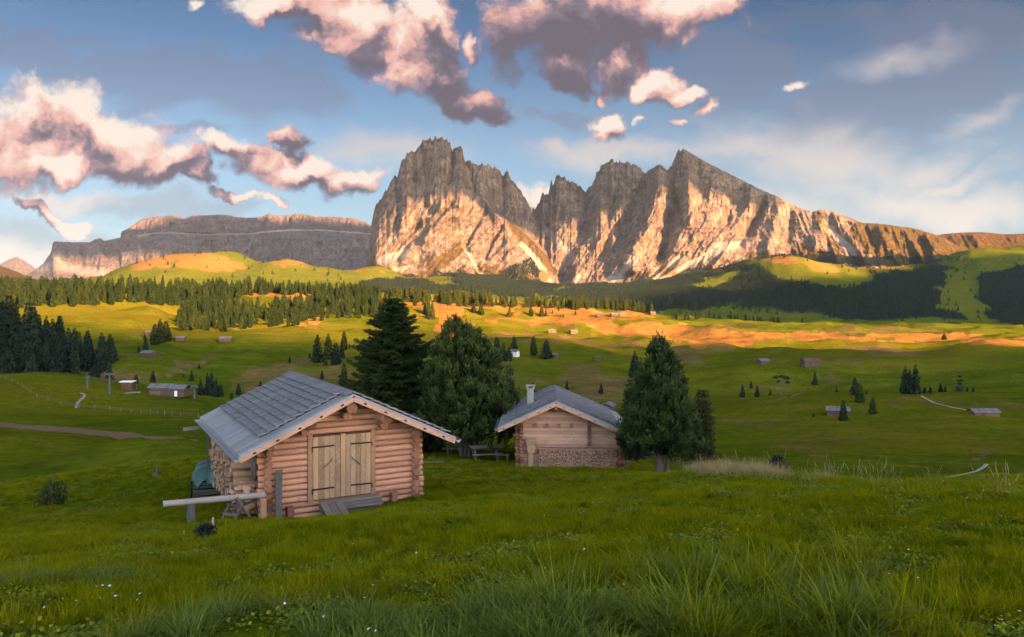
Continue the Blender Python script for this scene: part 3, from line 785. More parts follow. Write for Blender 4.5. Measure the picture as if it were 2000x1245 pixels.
SK6 = [(-300,500),(-150,505),(0,519),(30,530),(60,543),(85,552),(130,570)]

def edge1(PX, PY):
    # apron of the big peak stands in front; right of its crest the wall steps back into the gully
    e = np.interp(PX, [700, 937, 964, 1000, 1040, 1070, 1088, 1100], [-400, 380, 418, 440, 472, 503, 532, 575])
    s = sstep(0, 9, e - PY)
    return s * sstep(935, 990, PX) * 420
mountain('mountain', SK1, 700, 1108, 1.0, 330, 4750, lambda p: 5650 + 0 * p, [(700,565),(760,560),(900,575),(1108,590)], 1.15,
    lambda PX, PY: (.15 + .75 * sstep(395, 450, PY)) * (PY - 400), 0,
    strokes=[([(800,300),(790,400),(750,520)], 16, 45), ([(870,290),(868,390),(840,480)], 16, 60), ([(898,290),(905,400)], 9, 55),
             ([(884,300),(880,345),(868,380)], 5, -70), ([(826,290),(835,350),(830,400)], 6, -60), ([(806,305),(812,360),(800,410)], 5, -40),
             ([(910,320),(930,380),(960,430)], 8, -55), ([(762,350),(745,430),(735,500)], 9, 40),
             ([(778,340),(783,400),(765,470)], 6, -60), ([(948,415),(925,450),(912,478)], 3.2, -60), ([(980,444),(958,480),(948,505)], 3.2, -60),
             ([(880,400),(840,440),(800,475),(775,505)], 5, -80), ([(820,440),(790,470),(765,500)], 5, -70),([(862,400),(845,430),(830,470)], 5, 45),
             ([(905,400),(895,440),(860,500),(850,540)], 26, 70), ([(985,440),(1000,490),(1020,540)], 20, 60), ([(970,334),(975,380)], 5, 35), ([(990,338),(1000,390)], 5, 35), ([(1012,370),(1022,405)], 5, 35)],
    scree=[([(905,480),(920,500),(935,530),(960,552),(985,570)], 4.5), ([(1020,478),(1045,505),(1062,530),(1075,555)], 5.5),([(1060,540),(1080,560)], 9, .9), ([(745,510),(775,500),(790,490)], 9, .8), ([(780,528),(800,520)], 6, .5)],
    grass=[([(900,480),(870,510),(840,520)], 14, .8), ([(1000,445),(1040,480),(1085,530)], 9, .95), ([(940,530),(1000,540),(1060,540)], 16, .75), ([(820,535),(900,545)], 14, .6), ([(880,400),(900,470)], 20, .35), ([(960,440),(980,500)], 20, .4), ([(730,530),(800,550),(900,560),(1060,570)], 14, 1)],
    edge=edge1, amp=(78, 56, 16), spiky=8, calm=lambda a, b: 1 - .38 * sstep(400, 450, b),
    trees=[([(850,548),(930,552),(1060,562)], 17), ([(890,540),(905,530)], 8), ([(1000,540),(1040,515),(1060,540)], 15), ([(735,540),(800,548),(860,556)], 9, .8)])
mountain('mountain', SK2, 960, 1980, 1.0, 330, lambda p: 4900 - 500 * sstep(1500, 1950, p) + 300 * (1 - sstep(1040, 1180, p)),
    lambda p: 6350 - 500 * sstep(1150, 1330, p) - 650 * sstep(1330, 1900, p), [(960,590),(1100,590),(1300,575),(1500,555),(1700,545),(1980,560)], 1.05,
    lambda PX, PY: (.35 - .55 * sstep(1380, 1560, PX)) * (PY - 400) * (.5 + sstep(380, 460, PY)), 0,
    strokes=[([(1172,395),(1168,430),(1140,490),(1120,545)], 17, 150), ([(1200,395),(1190,440),(1180,500)], 9, -90), ([(1290,345),(1285,380),(1265,440),(1235,520)], 20, 190),
             ([(1320,400),(1305,440),(1290,500)], 8, -130), ([(1245,380),(1225,440),(1215,480)], 11, -110), ([(1390,330),(1410,400),(1395,480)], 22, 80),
             ([(1335,300),(1345,350),(1350,430)], 12, 110), ([(1490,400),(1470,440),(1445,475)], 9, -140), ([(1430,395),(1420,440)], 6, -70), ([(1520,405),(1510,450),(1500,490)], 10, 90),
             ([(1600,415),(1600,450),(1590,490)], 12, 60), ([(1545,415),(1540,470)], 7, -60), ([(1313,330),(1316,380),(1325,420)], 6, -90), ([(1262,345),(1255,400),(1248,440)], 7, -80),
             ([(1146,380),(1150,440),(1135,470)], 7, -70), ([(1640,430),(1670,480),(1690,510)], 6, 40), ([(1060,385),(1075,430)], 8, 50),([(1093,350),(1105,420)], 9, 60), ([(1195,325),(1200,380)], 12, 70), ([(1235,330),(1238,370)], 10, 60),
             ([(1450,470),(1380,520)], 14, 60), ([(1720,450),(1745,500)], 7, 60), ([(1770,455),(1800,505)], 7, 60), ([(1810,465),(1850,505)], 7, 50), ([(1690,445),(1715,500)], 6, -40)],
    scree=[([(1240,508),(1200,540),(1150,575),(1110,600)], 6.5), ([(1215,540),(1185,560),(1150,580)], 3.5, .8), ([(1425,482),(1370,505),(1340,520),(1270,560)], 6, .8), ([(1330,500),(1310,520),(1280,548)], 5, .9), ([(1390,490),(1330,530),(1300,545)], 3.5, .8), ([(1300,515),(1270,540)], 4, .7), ([(1180,560),(1215,530)], 8, .8), ([(1610,440),(1640,470),(1668,492)], 7), ([(1065,450),(1100,480),(1120,505)], 12, .5), ([(1400,480),(1460,478)], 10, .6), ([(1130,540),(1110,565)], 8, .6)],
    grass=[([(1290,520),(1320,540)], 12, .7), ([(1600,425),(1640,500)], 16, .6), ([(1680,450),(1800,470),(1920,505)], 24, 1), ([(1700,480),(1860,510)], 20, 1), ([(1560,490),(1640,505)], 10, .9), ([(1240,545),(1270,535)], 10, .6), ([(1480,395),(1600,420)], 10, .3), ([(1460,500),(1550,505)], 8, .8)],
    amp=(78, 58, 17), lam=(64, 24, 9), spiky=lambda p: 8 - 7 * sstep(1325, 1345, p),
    trees=[([(1090,575),(1200,572),(1330,540),(1460,520)], 11), ([(1250,550),(1340,535)], 14), ([(1480,508),(1580,505),(1700,512),(1850,512)], 9, .9), ([(1290,535),(1320,530)], 8)])
mountain('mountain', SK3, 1780, 2500, 2.0, 90, 5000, 6200, [(1780,560),(2500,560)], 1.0, lambda PX, PY: -.6 * (PY - 450), 0,
    strokes=[([(1900,460),(1925,500)], 6, 60)], grass=[([(1780,500),(2500,500)], 40, .9)], mat=M['rock_red'], amp=(40, 50, 14), lam=(60, 22, 9), spiky=.6)
mountain('mountain', SK4, 40, 790, 1.25, 230, lambda p: 8200 + 0 * p, lambda p: 9500 + 0 * p, [(40,570),(790,570)], .9, lambda PX, PY: .15 * (PY - 450), 0,
    strokes=[([(185,468),(200,520)], 12, 80), ([(165,475),(160,520)], 6, -120), ([(120,475),(112,520)], 10, 60), ([(330,445),(290,470),(285,515)], 10, -90), ([(345,440),(360,520)], 24, 160), ([(280,480),(305,520)], 9, 60), ([(500,450),(520,520)], 14, 60), ([(420,450),(440,520)], 14, 50), ([(620,455),(600,520)], 14, 60), ([(215,470),(230,510)], 5, -60)],
    scree=[([(270,462),(300,455),(340,455),(400,458),(480,457),(560,450),(620,449),(700,455),(730,457)], 2.0, .7), ([(60,520),(110,520),(200,535),(320,540)], 14, .55), ([(120,515),(105,500)], 8, .6)],
    mat=M['rock_far'], amp=(110, 90, 36), lam=(60, 24, 9), spiky=1.8,
    edge=lambda PX, PY: 260 * sstep(0, 5, np.interp(PX, [40, 250, 300, 350, 480, 600, 740], [440, 452, 452, 451, 454, 446, 452]) - PY) * sstep(235, 262, PX))
mountain('mountain', SK5, -80, 100, 1.5, 60, 14000, 15500, [(-80,575),(100,575)], 1.0, lambda PX, PY: 0, 0, mat=M['rock_far'], amp=(100, 60, 20), lam=(40, 16, 7), spiky=.6)
mountain('hill', SK6, -300, 130, 2.0, 60, 3600, 5400, [(-300,600),(130,600)], 1.0, lambda PX, PY: .5 * (PY - 520), 0, mat=M['rock_red'], amp=(50, 30, 10), lam=(70, 26, 9), spiky=.5, grass=[([(-300,540),(130,560)], 40, .9)])

# ------------------------------------------------------------------ shade outlines of the added banks
def banks():
    # over the near meadows
    lo = -400
    top = [ab(-300,640,700), ab(0,655,640), ab(150,650,660), ab(330,645,700), ab(480,650,640), ab(700,655,660), ab(830,650,720), ab(960,672,720), ab(1120,672,780), ab(1300,700,600), ab(1420,668,680), ab(1700,668,640), ab(2050,672,600)]
    top.sort()
    a1 = top[-1][0]
    pts = [(-4000, lo), (-4000, top[0][1])] + top + [(a1 + 10, lo)]
    shade_bank(pts, 6600, 14, '', 9, 90)
    # over the forested slopes behind the bright meadow
    pts = [ab(1370,640,1350), ab(1330,600,1700), ab(1300,555,2600), ab(1450,535,3300), ab(1540,555,3300), ab(1700,540,3600), ab(1830,492,3900), ab(2100,470,4000), ab(2300,700,2500), ab(2100,668,1300), ab(1700,642,1250), ab(1500,638,1300)]
    shade_bank(pts, 6000, 22, '', 18, 200)
    # on the summits
    e = [ab(700,400,5300), ab(733,402,5350), ab(760,410,5350), ab(799,400,5350), ab(829,402,5350), ab(862,398,5350), ab(898,393,5350), ab(937,402,5350), ab(964,428,5350), ab(1000,438,5350), ab(1040,420,5500), ab(1130,430,5600), ab(1170,392,5600), ab(1210,410,5600), ab(1290,362,5600), ab(1330,372,5500), ab(1400,368,5450), ab(1480,371,5400), ab(1530,378,5350), ab(1600,365,5300)]
    e.sort()
    am = e[-1][0]; tb = ab(866, 262, 5700)[1] + 70
    pts = e + [(am + 700, e[-1][1] + 500), (am + 700, tb), (e[0][0] - 900, tb), (e[0][0] - 900, e[0][1] - 50)]
    shade_bank(pts, 7500, 26, '', 13, 150)
    # on the long mesa: its rim and the lower left flank stay in the light
    pts = [ab(800,440,9700), ab(720,446,9700), ab(640,442,9700), ab(560,436,9700), ab(520,437,9700), ab(480,419,9700), ab(400,416,9700), ab(370,432,9700), ab(330,444,9700), ab(270,452,9600), ab(240,430,9500), ab(60,440,9500),
           ab(60,490,9200), ab(110,497,9000), ab(180,502,9000), ab(260,492,9000), ab(310,512,8900), ab(420,560,8800), ab(800,600,8700)]
    shade_bank(pts, 7500, 30, '', 15, 150)
if CLOUD_SHADE: banks()

# ------------------------------------------------------------------ the air
def haze():
    mb = MB(); lo = -700.0; hi = 1250.0
    mb.box((0, 0, (lo + hi) / 2), (34000, 34000, hi - lo), None, .5)
    m = bpy.data.materials.new('air'); m.use_nodes = True; nt = m.node_tree; nt.nodes.clear()
    o = nt.nodes.new('ShaderNodeOutputMaterial'); v = nt.nodes.new('ShaderNodeVolumePrincipled')
    v.inputs['Color'].default_value = (.55, .72, 1.0, 1); v.inputs['Density'].default_value = HAZE; v.inputs['Anisotropy'].default_value = 0
    nt.links.new(v.outputs[0], o.inputs['Volume'])
    b = mb.build('haze', m, kind='stuff', label='thin bluish evening air between the meadow and the peaks', category='haze')
if HAZE: haze()
# ------------------------------------------------------------------ log cabin with the pale double door
def axis_mat(*a): return None
def log(mb, p0, p1, r, t=None, wob=.025, n=12, capt=None):
    p0 = Vector(p0); p1 = Vector(p1); k = max(2, int((p1 - p0).length / .7) + 1)
    mb.tube([p0.lerp(p1, i / k) for i in range(k + 1)], [r * random.uniform(.96, 1.04) for _ in range(k + 1)], n, t, True, wob, capt)
def end_discs(mb, p, d, r, t=None):
    """sawn face a hair in front of a log's end"""
    p = Vector(p); d = Vector(d).normalized()
    mb.tube([p, p + d * .006], [r * .97, r * .9], 12, t, True, .03)

C0 = Vector((-7.33, 23.0, -6.29)); W = 4.69; DP = 6.4
cab = thing('log_cabin', C0, math.atan2(.4886, .8725), label='log cabin of peeled round logs with pale double doors and shingled grey roof', category='cabin')
RS = .468; XR = W / 2
def under(x): return 3.38 - RS * abs(x - XR)
pit = .183; rl = .0915
front = MB(); ends_x = MB(); ends_y = MB()
DX0, DX1, DZ0, DZ1 = 1.19, 3.32, .20, 2.18
def gable_row(mb, y, z, door):
    half = (3.36 - z - .05) / RS
    x0, x1 = max(-.30 + random.uniform(-.03, .03), XR - half), min(W + .30 + random.uniform(-.03, .03), XR + half)
    if x1 - x0 < .3: return
    if z > 2.25: x0, x1 = max(XR - half, .02 - .0), min(XR + half, W)
    t = random.random()
    if door and DZ0 < z < DZ1 - .02:
        log(mb, (x0, y, z), (DX0 + .03, y, z), rl, t); log(mb, (DX1 - .03, y, z), (x1, y, z), rl, random.random())
    else: log(mb, (x0, y, z), (x1, y, z), rl, t)
    if x0 < -.1:
        for xx, sg in ((x0, -1), (x1, 1)):
            q = MB(); end_discs(q, (xx, y, z), (sg, 0, 0), rl)
            if y == 0: q.build('log_end', M['log_end'], cab)
            else: mb.merge(q, Matrix.Identity(4))
z = -.28
k = 0
while z < 3.2:
    gable_row(front, 0, z, True); z += pit
front.build('front_wall', M['log_x'], cab)
rear = MB(); z = -.28
while z < 3.2:
    gable_row(rear, DP, z, False); z += pit
rear.build('rear_wall', M['log_x'], cab)
for xx, nm in ((0, 'side_wall'), (W, 'side_wall')):
    mb = MB(); z = -.28 + pit / 2; k = 0
    while z < 2.26:
        ext = .30 + random.uniform(-.04, .03)
        if z > 1.75: ext = .30 + (z - 1.75) * .75
        r = rl * random.uniform(1.0, 1.24)
        log(mb, (xx, -ext, z), (xx, DP + .30, z), r)
        q = MB(); end_discs(q, (xx, -ext, z), (0, -1, 0), r); q.build('log_end', M['log_end'], cab)
        z += pit; k += 1
    mb.build(nm, M['log_y'], cab)
# purlins
for x, z, ex, r in ((XR, 3.06, .84, .165), (XR - .05, 2.78, .55, .13), (1.14, 2.60, .76, .145), (1.0, 2.38, .56, .12), (3.48, 2.64, .84, .165), (3.52, 2.38, .50, .13)):
    mb = MB(); log(mb, (x, -ex, z), (x, .3, z), r); o = mb.build('purlin', M['log_y'], cab)
    mb = MB(); end_discs(mb, (x, -ex, z), (0, -1, 0), r)
    # drying crack
    mb.bar((x + .01, -ex - .009, z - .01), (x + .02, -ex - .009, z - r * .9), .012, .004, (0, 1, 0), 0.0)
    mb.build('sawn_end', M['log_end'], o)
# frame, doors
def door_leaf(x0, x1, hinge_left):
    mb = MB(); n = 5; w = (x1 - x0) / n
    for i in range(n):
        mb.box((x0 + w * (i + .5), -.105, (DZ0 + DZ1) / 2 - .02), (w - .008, .035, DZ1 - DZ0 - .05), None, random.random())
    d = mb.build('door', M['door_z'], cab, .004)
    for z in (.52, 1.82):
        h = MB(); xa, xb = (x0 - .03, x0 + .66) if hinge_left else (x1 + .03, x1 - .66)
        h.bar((xa, -.130, z), (xb, -.130, z + (.012 if hinge_left else .012)), .014, .048, (0, 0, 1), .5)
        h.bar((xa, -.135, z + .035), (xa, -.135, z - .14), .03, .03, (0, 1, 0), .5)
        for q in (.12, .3, .45, .6): h.tube([(xa + (xb - xa) * q, -.137, z + .003), (xa + (xb - xa) * q, -.144, z + .003)], .011, 6, .9)
        h.build('hinge', M['iron'], d)
    h = MB(); xc = x1 - .42 if hinge_left else x0 + .33
    s = 1 if hinge_left else -1
    pts = [(xc - .13 * s, -.13, 1.16), (xc - .09 * s, -.175, 1.21), (xc + .06 * s, -.185, 1.33), (xc + .10 * s, -.175, 1.36), (xc + .14 * s, -.13, 1.42)]
    h.tube(pts, [.018, .016, .015, .016, .018], 8, .6); h.build('handle', M['grey_z'], d)
door_leaf(DX0 + .15, XR - .145, True); door_leaf(XR + .02, DX1 - .14, False)
mb = MB(); mb.box((XR - .065, -.112, (DZ0 + DZ1) / 2), (.15, .06, DZ1 - DZ0 - .02), None, .75); mb.build('centre_post', M['door_z'], cab, .006)
mb = MB(); mb.box((DX0 + .065, -.075, (DZ0 + DZ1) / 2), (.15, .13, DZ1 - DZ0 + .12), None, .15); mb.build('door_jamb', M['log_z'], cab, .01)
mb = MB(); mb.box((DX1 - .065, -.075, (DZ0 + DZ1) / 2), (.15, .13, DZ1 - DZ0 + .12), None, .15); mb.build('door_jamb', M['log_z'], cab, .01)
mb = MB(); mb.box((XR - .07, .03, DZ1 / 2), (2.0, .1, DZ1), None, 0); mb.build('door_backing', M['dark_z'], cab)
# threshold step, base blocks
mb = MB(); mb.box((2.50, -.30, .14), (1.85, .34, .07), Matrix.Rotation(R(1), 3, 'Z'), .9); mb.box((2.72, -.56, .0), (1.35, .34, .06), None, .7); mb.box((2.65, -.40, -.06), (1.55, .10, .3), None, .5); mb.box((1.55, -.45, -.02), (.14, .3, .2), None, .3)
mb.build('doorstep', M['grey_x'], cab, .008)
for x, zz in ((.62, -.02), (3.92, .02)):
    mb = MB(); mb.box((x, -.22, zz), (.20, .22, .30), Matrix.Rotation(R(4), 3, 'Z')); mb.build('foundation_block', M['log_end'], cab, .012)
# roof
TH = math.atan(RS)
def roof_slab(side, xe, y0, y1, thick=.07):
    mb = MB(); s = side; n = 46
    L = (y1 - y0) / n
    for i in range(n):
        ya, yb = y0 + L * i, y0 + L * (i + 1) - .004
        zt = lambda x: 3.50 - RS * abs(x - XR)
        xa, xb = XR, xe
        up = .004 * (i & 1)
        P = [(xa, ya, zt(xa) + up), (xb, ya, zt(xb) + up), (xb, yb, zt(xb) + up), (xa, yb, zt(xa) + up)]
        Q = [(p[0], p[1], p[2] - thick) for p in P]
        t = random.random(); n0 = len(mb.v); mb.v += P + Q
        fs = [(0, 1, 2, 3), (7, 6, 5, 4), (0, 4, 5, 1), (1, 5, 6, 2), (2, 6, 7, 3), (3, 7, 4, 0)]
        for f in fs:
            f = tuple(n0 + q for q in f); mb.f.append(f if s > 0 else f[::-1]); mb.t.append(t); mb.sm.append(False)
    return mb
def roof_boards_mat(): return M['roof_board_x']
def mk_slope_mats():
    M['roof_board_x'] = mk_wood('pale_grey_roof_boards_down_slope', 0, (.185, .182, .188), (.32, .312, .318), (.2, .2, .24), .35, .5, 1.0, (.16, .17, .21))
    M['shingle_x'] = mk_wood('weathered_shingles_down_slope', 0, (.070, .067, .070), (.30, .288, .288), (.12, .12, .15), .6, .62, 1.2, (.07, .07, .095))
mk_slope_mats()
def shingles(xa, za, dx, dz, y0, y1, ncourse, over=.05, wmin=.10, wmax=.20, thick=.028, lift=.02):
    """courses of split boards laid down the slope; xa,za upper end, (dx,dz) full slope vector"""
    mb = MB(); L = math.hypot(dx, dz); ux, uz = dx / L, dz / L; nx, nz = (-uz, ux) if ux * 1 > 0 else (uz, -ux)
    if nz < 0: nx, nz = -nx, -nz
    cl = L / ncourse
    for c in range(ncourse):
        y = y0 + random.uniform(-.04, .04)
        while y < y1 - .02:
            w = min(random.uniform(wmin, wmax), y1 - y)
            s0 = cl * c - .02; s1 = cl * (c + 1) + over + random.uniform(-.012, .02)
            l0 = lift; l1 = lift + thick * 1.7 + random.uniform(-.004, .008)
            p = []
            for (s_, l_) in ((s0, l0), (s1, l1)):
                for yy in (y, y + w - .005):
                    for tt in (0, thick):
                        p.append((xa + ux * s_ + nx * (l_ + tt), yy, za + uz * s_ + nz * (l_ + tt)))
            n = len(mb.v); mb.v += p; t = random.random() * .8 + .1
            for q in ((0, 1, 3, 2), (4, 6, 7, 5), (0, 4, 5, 1), (2, 3, 7, 6), (1, 5, 7, 3), (0, 2, 6, 4)):
                mb.f.append(tuple(n + i for i in q)); mb.t.append(t); mb.sm.append(False)
            y += w
    return mb
XL, XRT = -.97, W + 1.05; Y0, Y1 = -.95, 7.35
rf = roof_slab(1, XL, Y0, Y1).build('roof', M['roof_board_x'], cab)
rs_, re_ = .10, 2.62
rsh = shingles(XR - .06, 3.50 - .028, -2.52, -2.52 * RS, Y0 + .62, Y1 - .42, 10, thick=.036, lift=.022)
rsh.build('shingles', M['shingle_x'], rf)
rf2 = roof_slab(-1, XRT, Y0, Y1).build('roof', M['roof_board_x'], cab)
shingles(XR + .06, 3.50 - .028, 3.15, -3.15 * RS, Y0 + .10, Y1 - .3, 12, thick=.034).build('shingles', M['shingle_x'], rf2)
mb = MB(); y = Y0 + .05
while y < Y1 - .1:
    w = random.uniform(.11, .2)
    for s in (-1, 1):
        mb.bar((XR + s * -.03, y + w / 2, 3.56 + .012 * (s < 0)), (XR + s * .24, y + w / 2, 3.56 - .24 * RS + random.uniform(0, .02)), w - .006, .03, (0, 0, 1), random.random() * .6)
    y += w
mb.build('ridge_cap', M['shingle_x'], rf, 0)
# thin metal-grey edging above the bargeboards and the boards themselves
def barge(xe, y, zoff, h, th, mat, nm, nb=0):
    mb = MB(); s = 1 if xe > XR else -1
    z1 = 3.50 - RS * abs(xe - XR)
    a = Vector((XR, y, 3.50 + zoff)); b = Vector((xe, y, z1 + zoff))
    mb.bar(a, b, th, h, (0, 0, 1), .6)
    o = mb.build(nm, mat, cab, .006)
    for i in range(nb):
        p = a.lerp(b, (i + .45) / nb * .96 + .02); q = MB()
        q.tube([p + Vector((0, -th / 2 - .002, 0)), p + Vector((0, -th / 2 - .03, 0))], [.03, .022], 6, .4)
        q.box(p + Vector((0, -th / 2 - .006, 0)), (.10, .012, .045), Matrix.Rotation(R(25 * s), 3, 'Y'), .3)
        q.build('bolt', M['iron'], o)
    return o
M['barge_m'] = mk_wood('bargeboard_wood_pinkish', 0, (.36, .195, .13), (.50, .30, .21), flecks=.45)
barge(XL, Y0 - .03, -.155, .15, .055, M['barge_m'], 'bargeboard', 5); barge(XRT, Y0 - .03, -.155, .15, .055, M['barge_m'], 'bargeboard', 5)
barge(XL - .01, Y0 - .02, -.035, .06, .10, M['roof_board_x'], 'verge_trim'); barge(XRT + .01, Y0 - .02, -.035, .06, .10, M['roof_board_x'], 'verge_trim')
mb = MB(); zL = 3.50 - RS * (XR - XL)
mb.bar((XL + .02, Y0, zL - .13), (XL + .02, Y1, zL - .13), .04, .12, (0, 0, 1), .3); mb.build('fascia_board', M['plank_y'], cab)
for xe, nm in ((XL, 0), (XRT, 1)):
    ze = 3.50 - RS * abs(xe - XR); s = -1 if xe < XR else 1
    mb = MB(); n = 9; ys = [Y0 - .10, Y1 + .05]
    prof = [(xe + s * (.085 + .085 * math.cos(a)), ze - .10 - .085 * math.sin(a)) for a in [math.pi * i / (n - 1) for i in range(n)]]
    for i in range(n - 1):
        a, b = prof[i], prof[i + 1]
        mb.quad([(a[0], ys[0], a[1]), (a[0], ys[1], a[1]), (b[0], ys[1], b[1]), (b[0], ys[0], b[1])], .5, True)
    for yy in ys: mb.quad([(p[0], yy, p[1]) for p in prof], .5)
    mb.tube([(prof[0][0], ys[0], prof[0][1]), (prof[0][0], ys[1], prof[0][1])], .014, 6, .5)
    for i in range(9):
        y = Y0 + .4 + i * .93; mb.bar((prof[0][0], y, prof[0][1] + .004), (xe, y, ze - .05), .03, .01, (0, 0, 1), .2)
    mb.build('gutter', M['gutter'], cab)
# rafters under the eaves
for side, xe in ((-1, XL), (1, XRT)):
    mb = MB()
    for i in range(9):
        y = Y0 + .35 + i * .95
        mb.bar((XR + side * .1, y, 3.50 - RS * .1 - .125), (xe + -side * .06, y, 3.50 - RS * (abs(xe - XR) - .06) - .125), .09, .10, (0, 0, 1), random.random())
    mb.build('rafters', M['plank_x'], cab)
mb = MB(); mb.bar((XL - .62, 6.9, zL - .34), (.1, 6.5, zL - .22), .14, .12, (0, 0, 1), .3); mb.build('beam_end', M['grey_x'], cab)

Mc = cab.matrix_basis.copy()
cabM = Matrix.Translation(C0) @ Matrix.Rotation(math.atan2(.4886, .8725), 4, 'Z')
def cabw(x, y, z): return cabM @ Vector((x, y, z))
def groundz(p): return float(H(p[0], p[1]))

# ramp of three planks
p = cabw(1.82, -.78, 0); ro = thing('plank_ramp', (p.x, p.y, C0.z), cab.rotation_euler[2] + R(-6), label='short weathered plank ramp lying against the step of the double door', category='ramp')
mb = MB()
for i in range(3):
    mb.bar((-.16 + i * .225, -.66, -.14), (-.30 + i * .225 + .02, .34, .165), .215, .04, (0, 0, 1), random.random())
mb.build('planks', M['grey_y'] if 'grey_y' in M else M['grey_x'], ro, .005)
mb = MB(); mb.bar((-.26, -.5, -.14), (.42, -.5, -.14), .08, .05, (0, 0, 1), .2); mb.build('crossbar', M['grey_x'], ro)
mb = MB(); mb.bar((-.38, .30, .07), (.26, .30, .07), .07, .06, (0, 0, 1), .2); mb.build('crossbar', M['grey_x'], ro)

# log rail on its posts
L0 = Vector(((318 - CX) / F * 21.2, 21.2, (HZ - 985) / F * 21.2)); L1 = cabw(-.16, -.42, .62)
gp = ground_at(341, 1030); 
rail = thing('log_rail', (gp.x, gp.y, gp.z), 0, label='long silvery log on a stout post, running to the log cabin corner', category='rail')
mb = MB(); o3 = Vector((gp.x, gp.y, gp.z))
dvec = (L1 - L0)
log(mb, L0 - o3, L1 - o3, .088, .6, .02, 14); mb.build('log', M['pale_log'], rail)
mb = MB(); end_discs(mb, L0 - o3, L0 - L1, .086, .1); mb.build('sawn_end', M['dark_z'], rail)
tt = (gp.x - L0.x) / dvec.x; top = L0.lerp(L1, tt) - o3
mb = MB(); log(mb, (top.x, top.y, top.z - .07), (top.x + .01, top.y, -.25), .118, .4, .02, 12); mb.build('post', M['grey_z'], rail)
q = cabw(-.22, -.50, 0); qz = groundz(q); mb = MB()
mb.tube([(q.x - o3.x, q.y - o3.y, L1.z - o3.z - .06), (q.x - o3.x + .01, q.y - o3.y, qz - o3.z - .2)], [.10, .115], 12, .6); mb.build('post', M['log_z'], rail)
# grey upright against the corner
q = cabw(.24, -.40, 0); po = thing('post', (q.x, q.y, groundz(q)), cab.rotation_euler[2], label='dark weathered upright timber leaning beside the log ends left of the double door', category='post')
mb = MB(); mb.box((0, 0, .66), (.19, .10, 1.55), Euler((R(-2), R(1.5), 0)).to_matrix(), .4); mb.build('timber', M['grey_z'], po, .01)

# sawhorse
q = cabw(-.95, -.30, 0); qz = groundz(q); sh = thing('sawhorse', (q.x, q.y, qz), cab.rotation_euler[2] + R(38), label='small grey sawhorse with crossed legs below the log rail', category='sawhorse')
for s in (-.22, .22):
    for a in (-1, 1):
        mb = MB(); mb.bar((-.36 * a, s, -.03), (.22 * a, s + .02 * a, .70), .065, .06, (0, 1, 0), random.random()); mb.build('leg', M['grey_x'], sh, .004)
for xx, yy, zz in ((-.02, .30, .42), (-.22, .24, .20), (.22, .24, .20)):
    mb = MB(); mb.bar((xx, -yy, zz), (xx, yy, zz), .055, .065, (0, 0, 1)); mb.build('crossbar', M['grey_x'], sh)

# firewood under the left eave: split billets in all directions
def firewood_pile():
    mb = MB(); rnd = random.Random(4)
    for iy in range(26):
        y = .55 + iy * .20
        hmax = 1.55 if iy > 7 else .65 + iy * .12
        z = -.1
        while z < hmax:
            h = rnd.uniform(.10, .2); x = -.50 + rnd.uniform(-.10, .10)
            a = Euler((rnd.uniform(-.3, .3), rnd.uniform(-.12, .12), rnd.uniform(-.25, .25))).to_matrix()
            if rnd.random() < .35:
                L = rnd.uniform(.5, .62); c = Vector((x, y, z + h / 2)); d = a @ Vector((L / 2, 0, 0))
                mb.tube([c - d, c + d], [h * .5, h * .52], 9, rnd.random(), True, .05)
            else:
                L = rnd.uniform(.5, .64); n = len(mb.v); r = h * .62; k = rnd.choice((3, 4))
                ph = rnd.random() * 6
                for e in (-1, 1):
                    for j in range(k):
                        an = ph + 2 * math.pi * j / k
                        mb.v.append(tuple(Vector((x, y, z + h / 2)) + a @ Vector((e * L / 2, r * math.cos(an), r * math.sin(an)))))
                t = rnd.random()
                mb.f.append(tuple(n + j for j in range(k))[::-1]); mb.f.append(tuple(n + k + j for j in range(k))); mb.t += [t, t]; mb.sm += [False] * 2
                for j in range(k):
                    mb.f.append((n + j, n + (j + 1) % k, n + k + (j + 1) % k, n + k + j)); mb.t.append(rnd.random()); mb.sm.append(False)
            z += h * .82
    # tumbled billets at the near end
    for i in range(26):
        c = Vector((-.45 + rnd.uniform(-.35, .22), rnd.uniform(.0, .75), rnd.uniform(-.2, .6))); a = Euler((rnd.uniform(-.7, .7), rnd.uniform(-.6, .6), rnd.uniform(0, 6))).to_matrix()
        d = a @ Vector((.26, 0, 0))
        if rnd.random() < .5: mb.tube([c - d, c + d], rnd.uniform(.07, .11), 9, rnd.random(), True, .05)
        else: mb.box(c, (.5, rnd.uniform(.12, .22), rnd.uniform(.05, .14)), a, rnd.random(), .02)
    return mb
fo = thing('firewood_stack', cabw(0, 0, 0), cab.rotation_euler[2], label='tall untidy stack of split firewood under the left eave of the log cabin', category='firewood')
firewood_pile().build('billets', M['cleft'], fo)
for yy, z0, z1 in ((.75, -.2, .75), (5.9, -.4, 1.5)):
    mb = MB(); mb.bar((-.88, yy, z0), (-.88, yy, z1), .05, .06, (1, 0, 0)); mb.build('upright', M['grey_z'], fo)
bo = thing('leaning_boards', cabw(-.16, .4, 0), cab.rotation_euler[2], label='grey boards leaning against the side wall above the firewood near the corner', category='boards')
mb = MB()
for i in range(4):
    mb.bar((-.10, 2.3 - i * .3, 1.72 - i * .02), (-.06, .15 - i * .1 + .2, .72 + .24 * i), .03, .2, (0, .3, 1), random.random())
mb.build('boards', M['grey_x'], bo, .004)

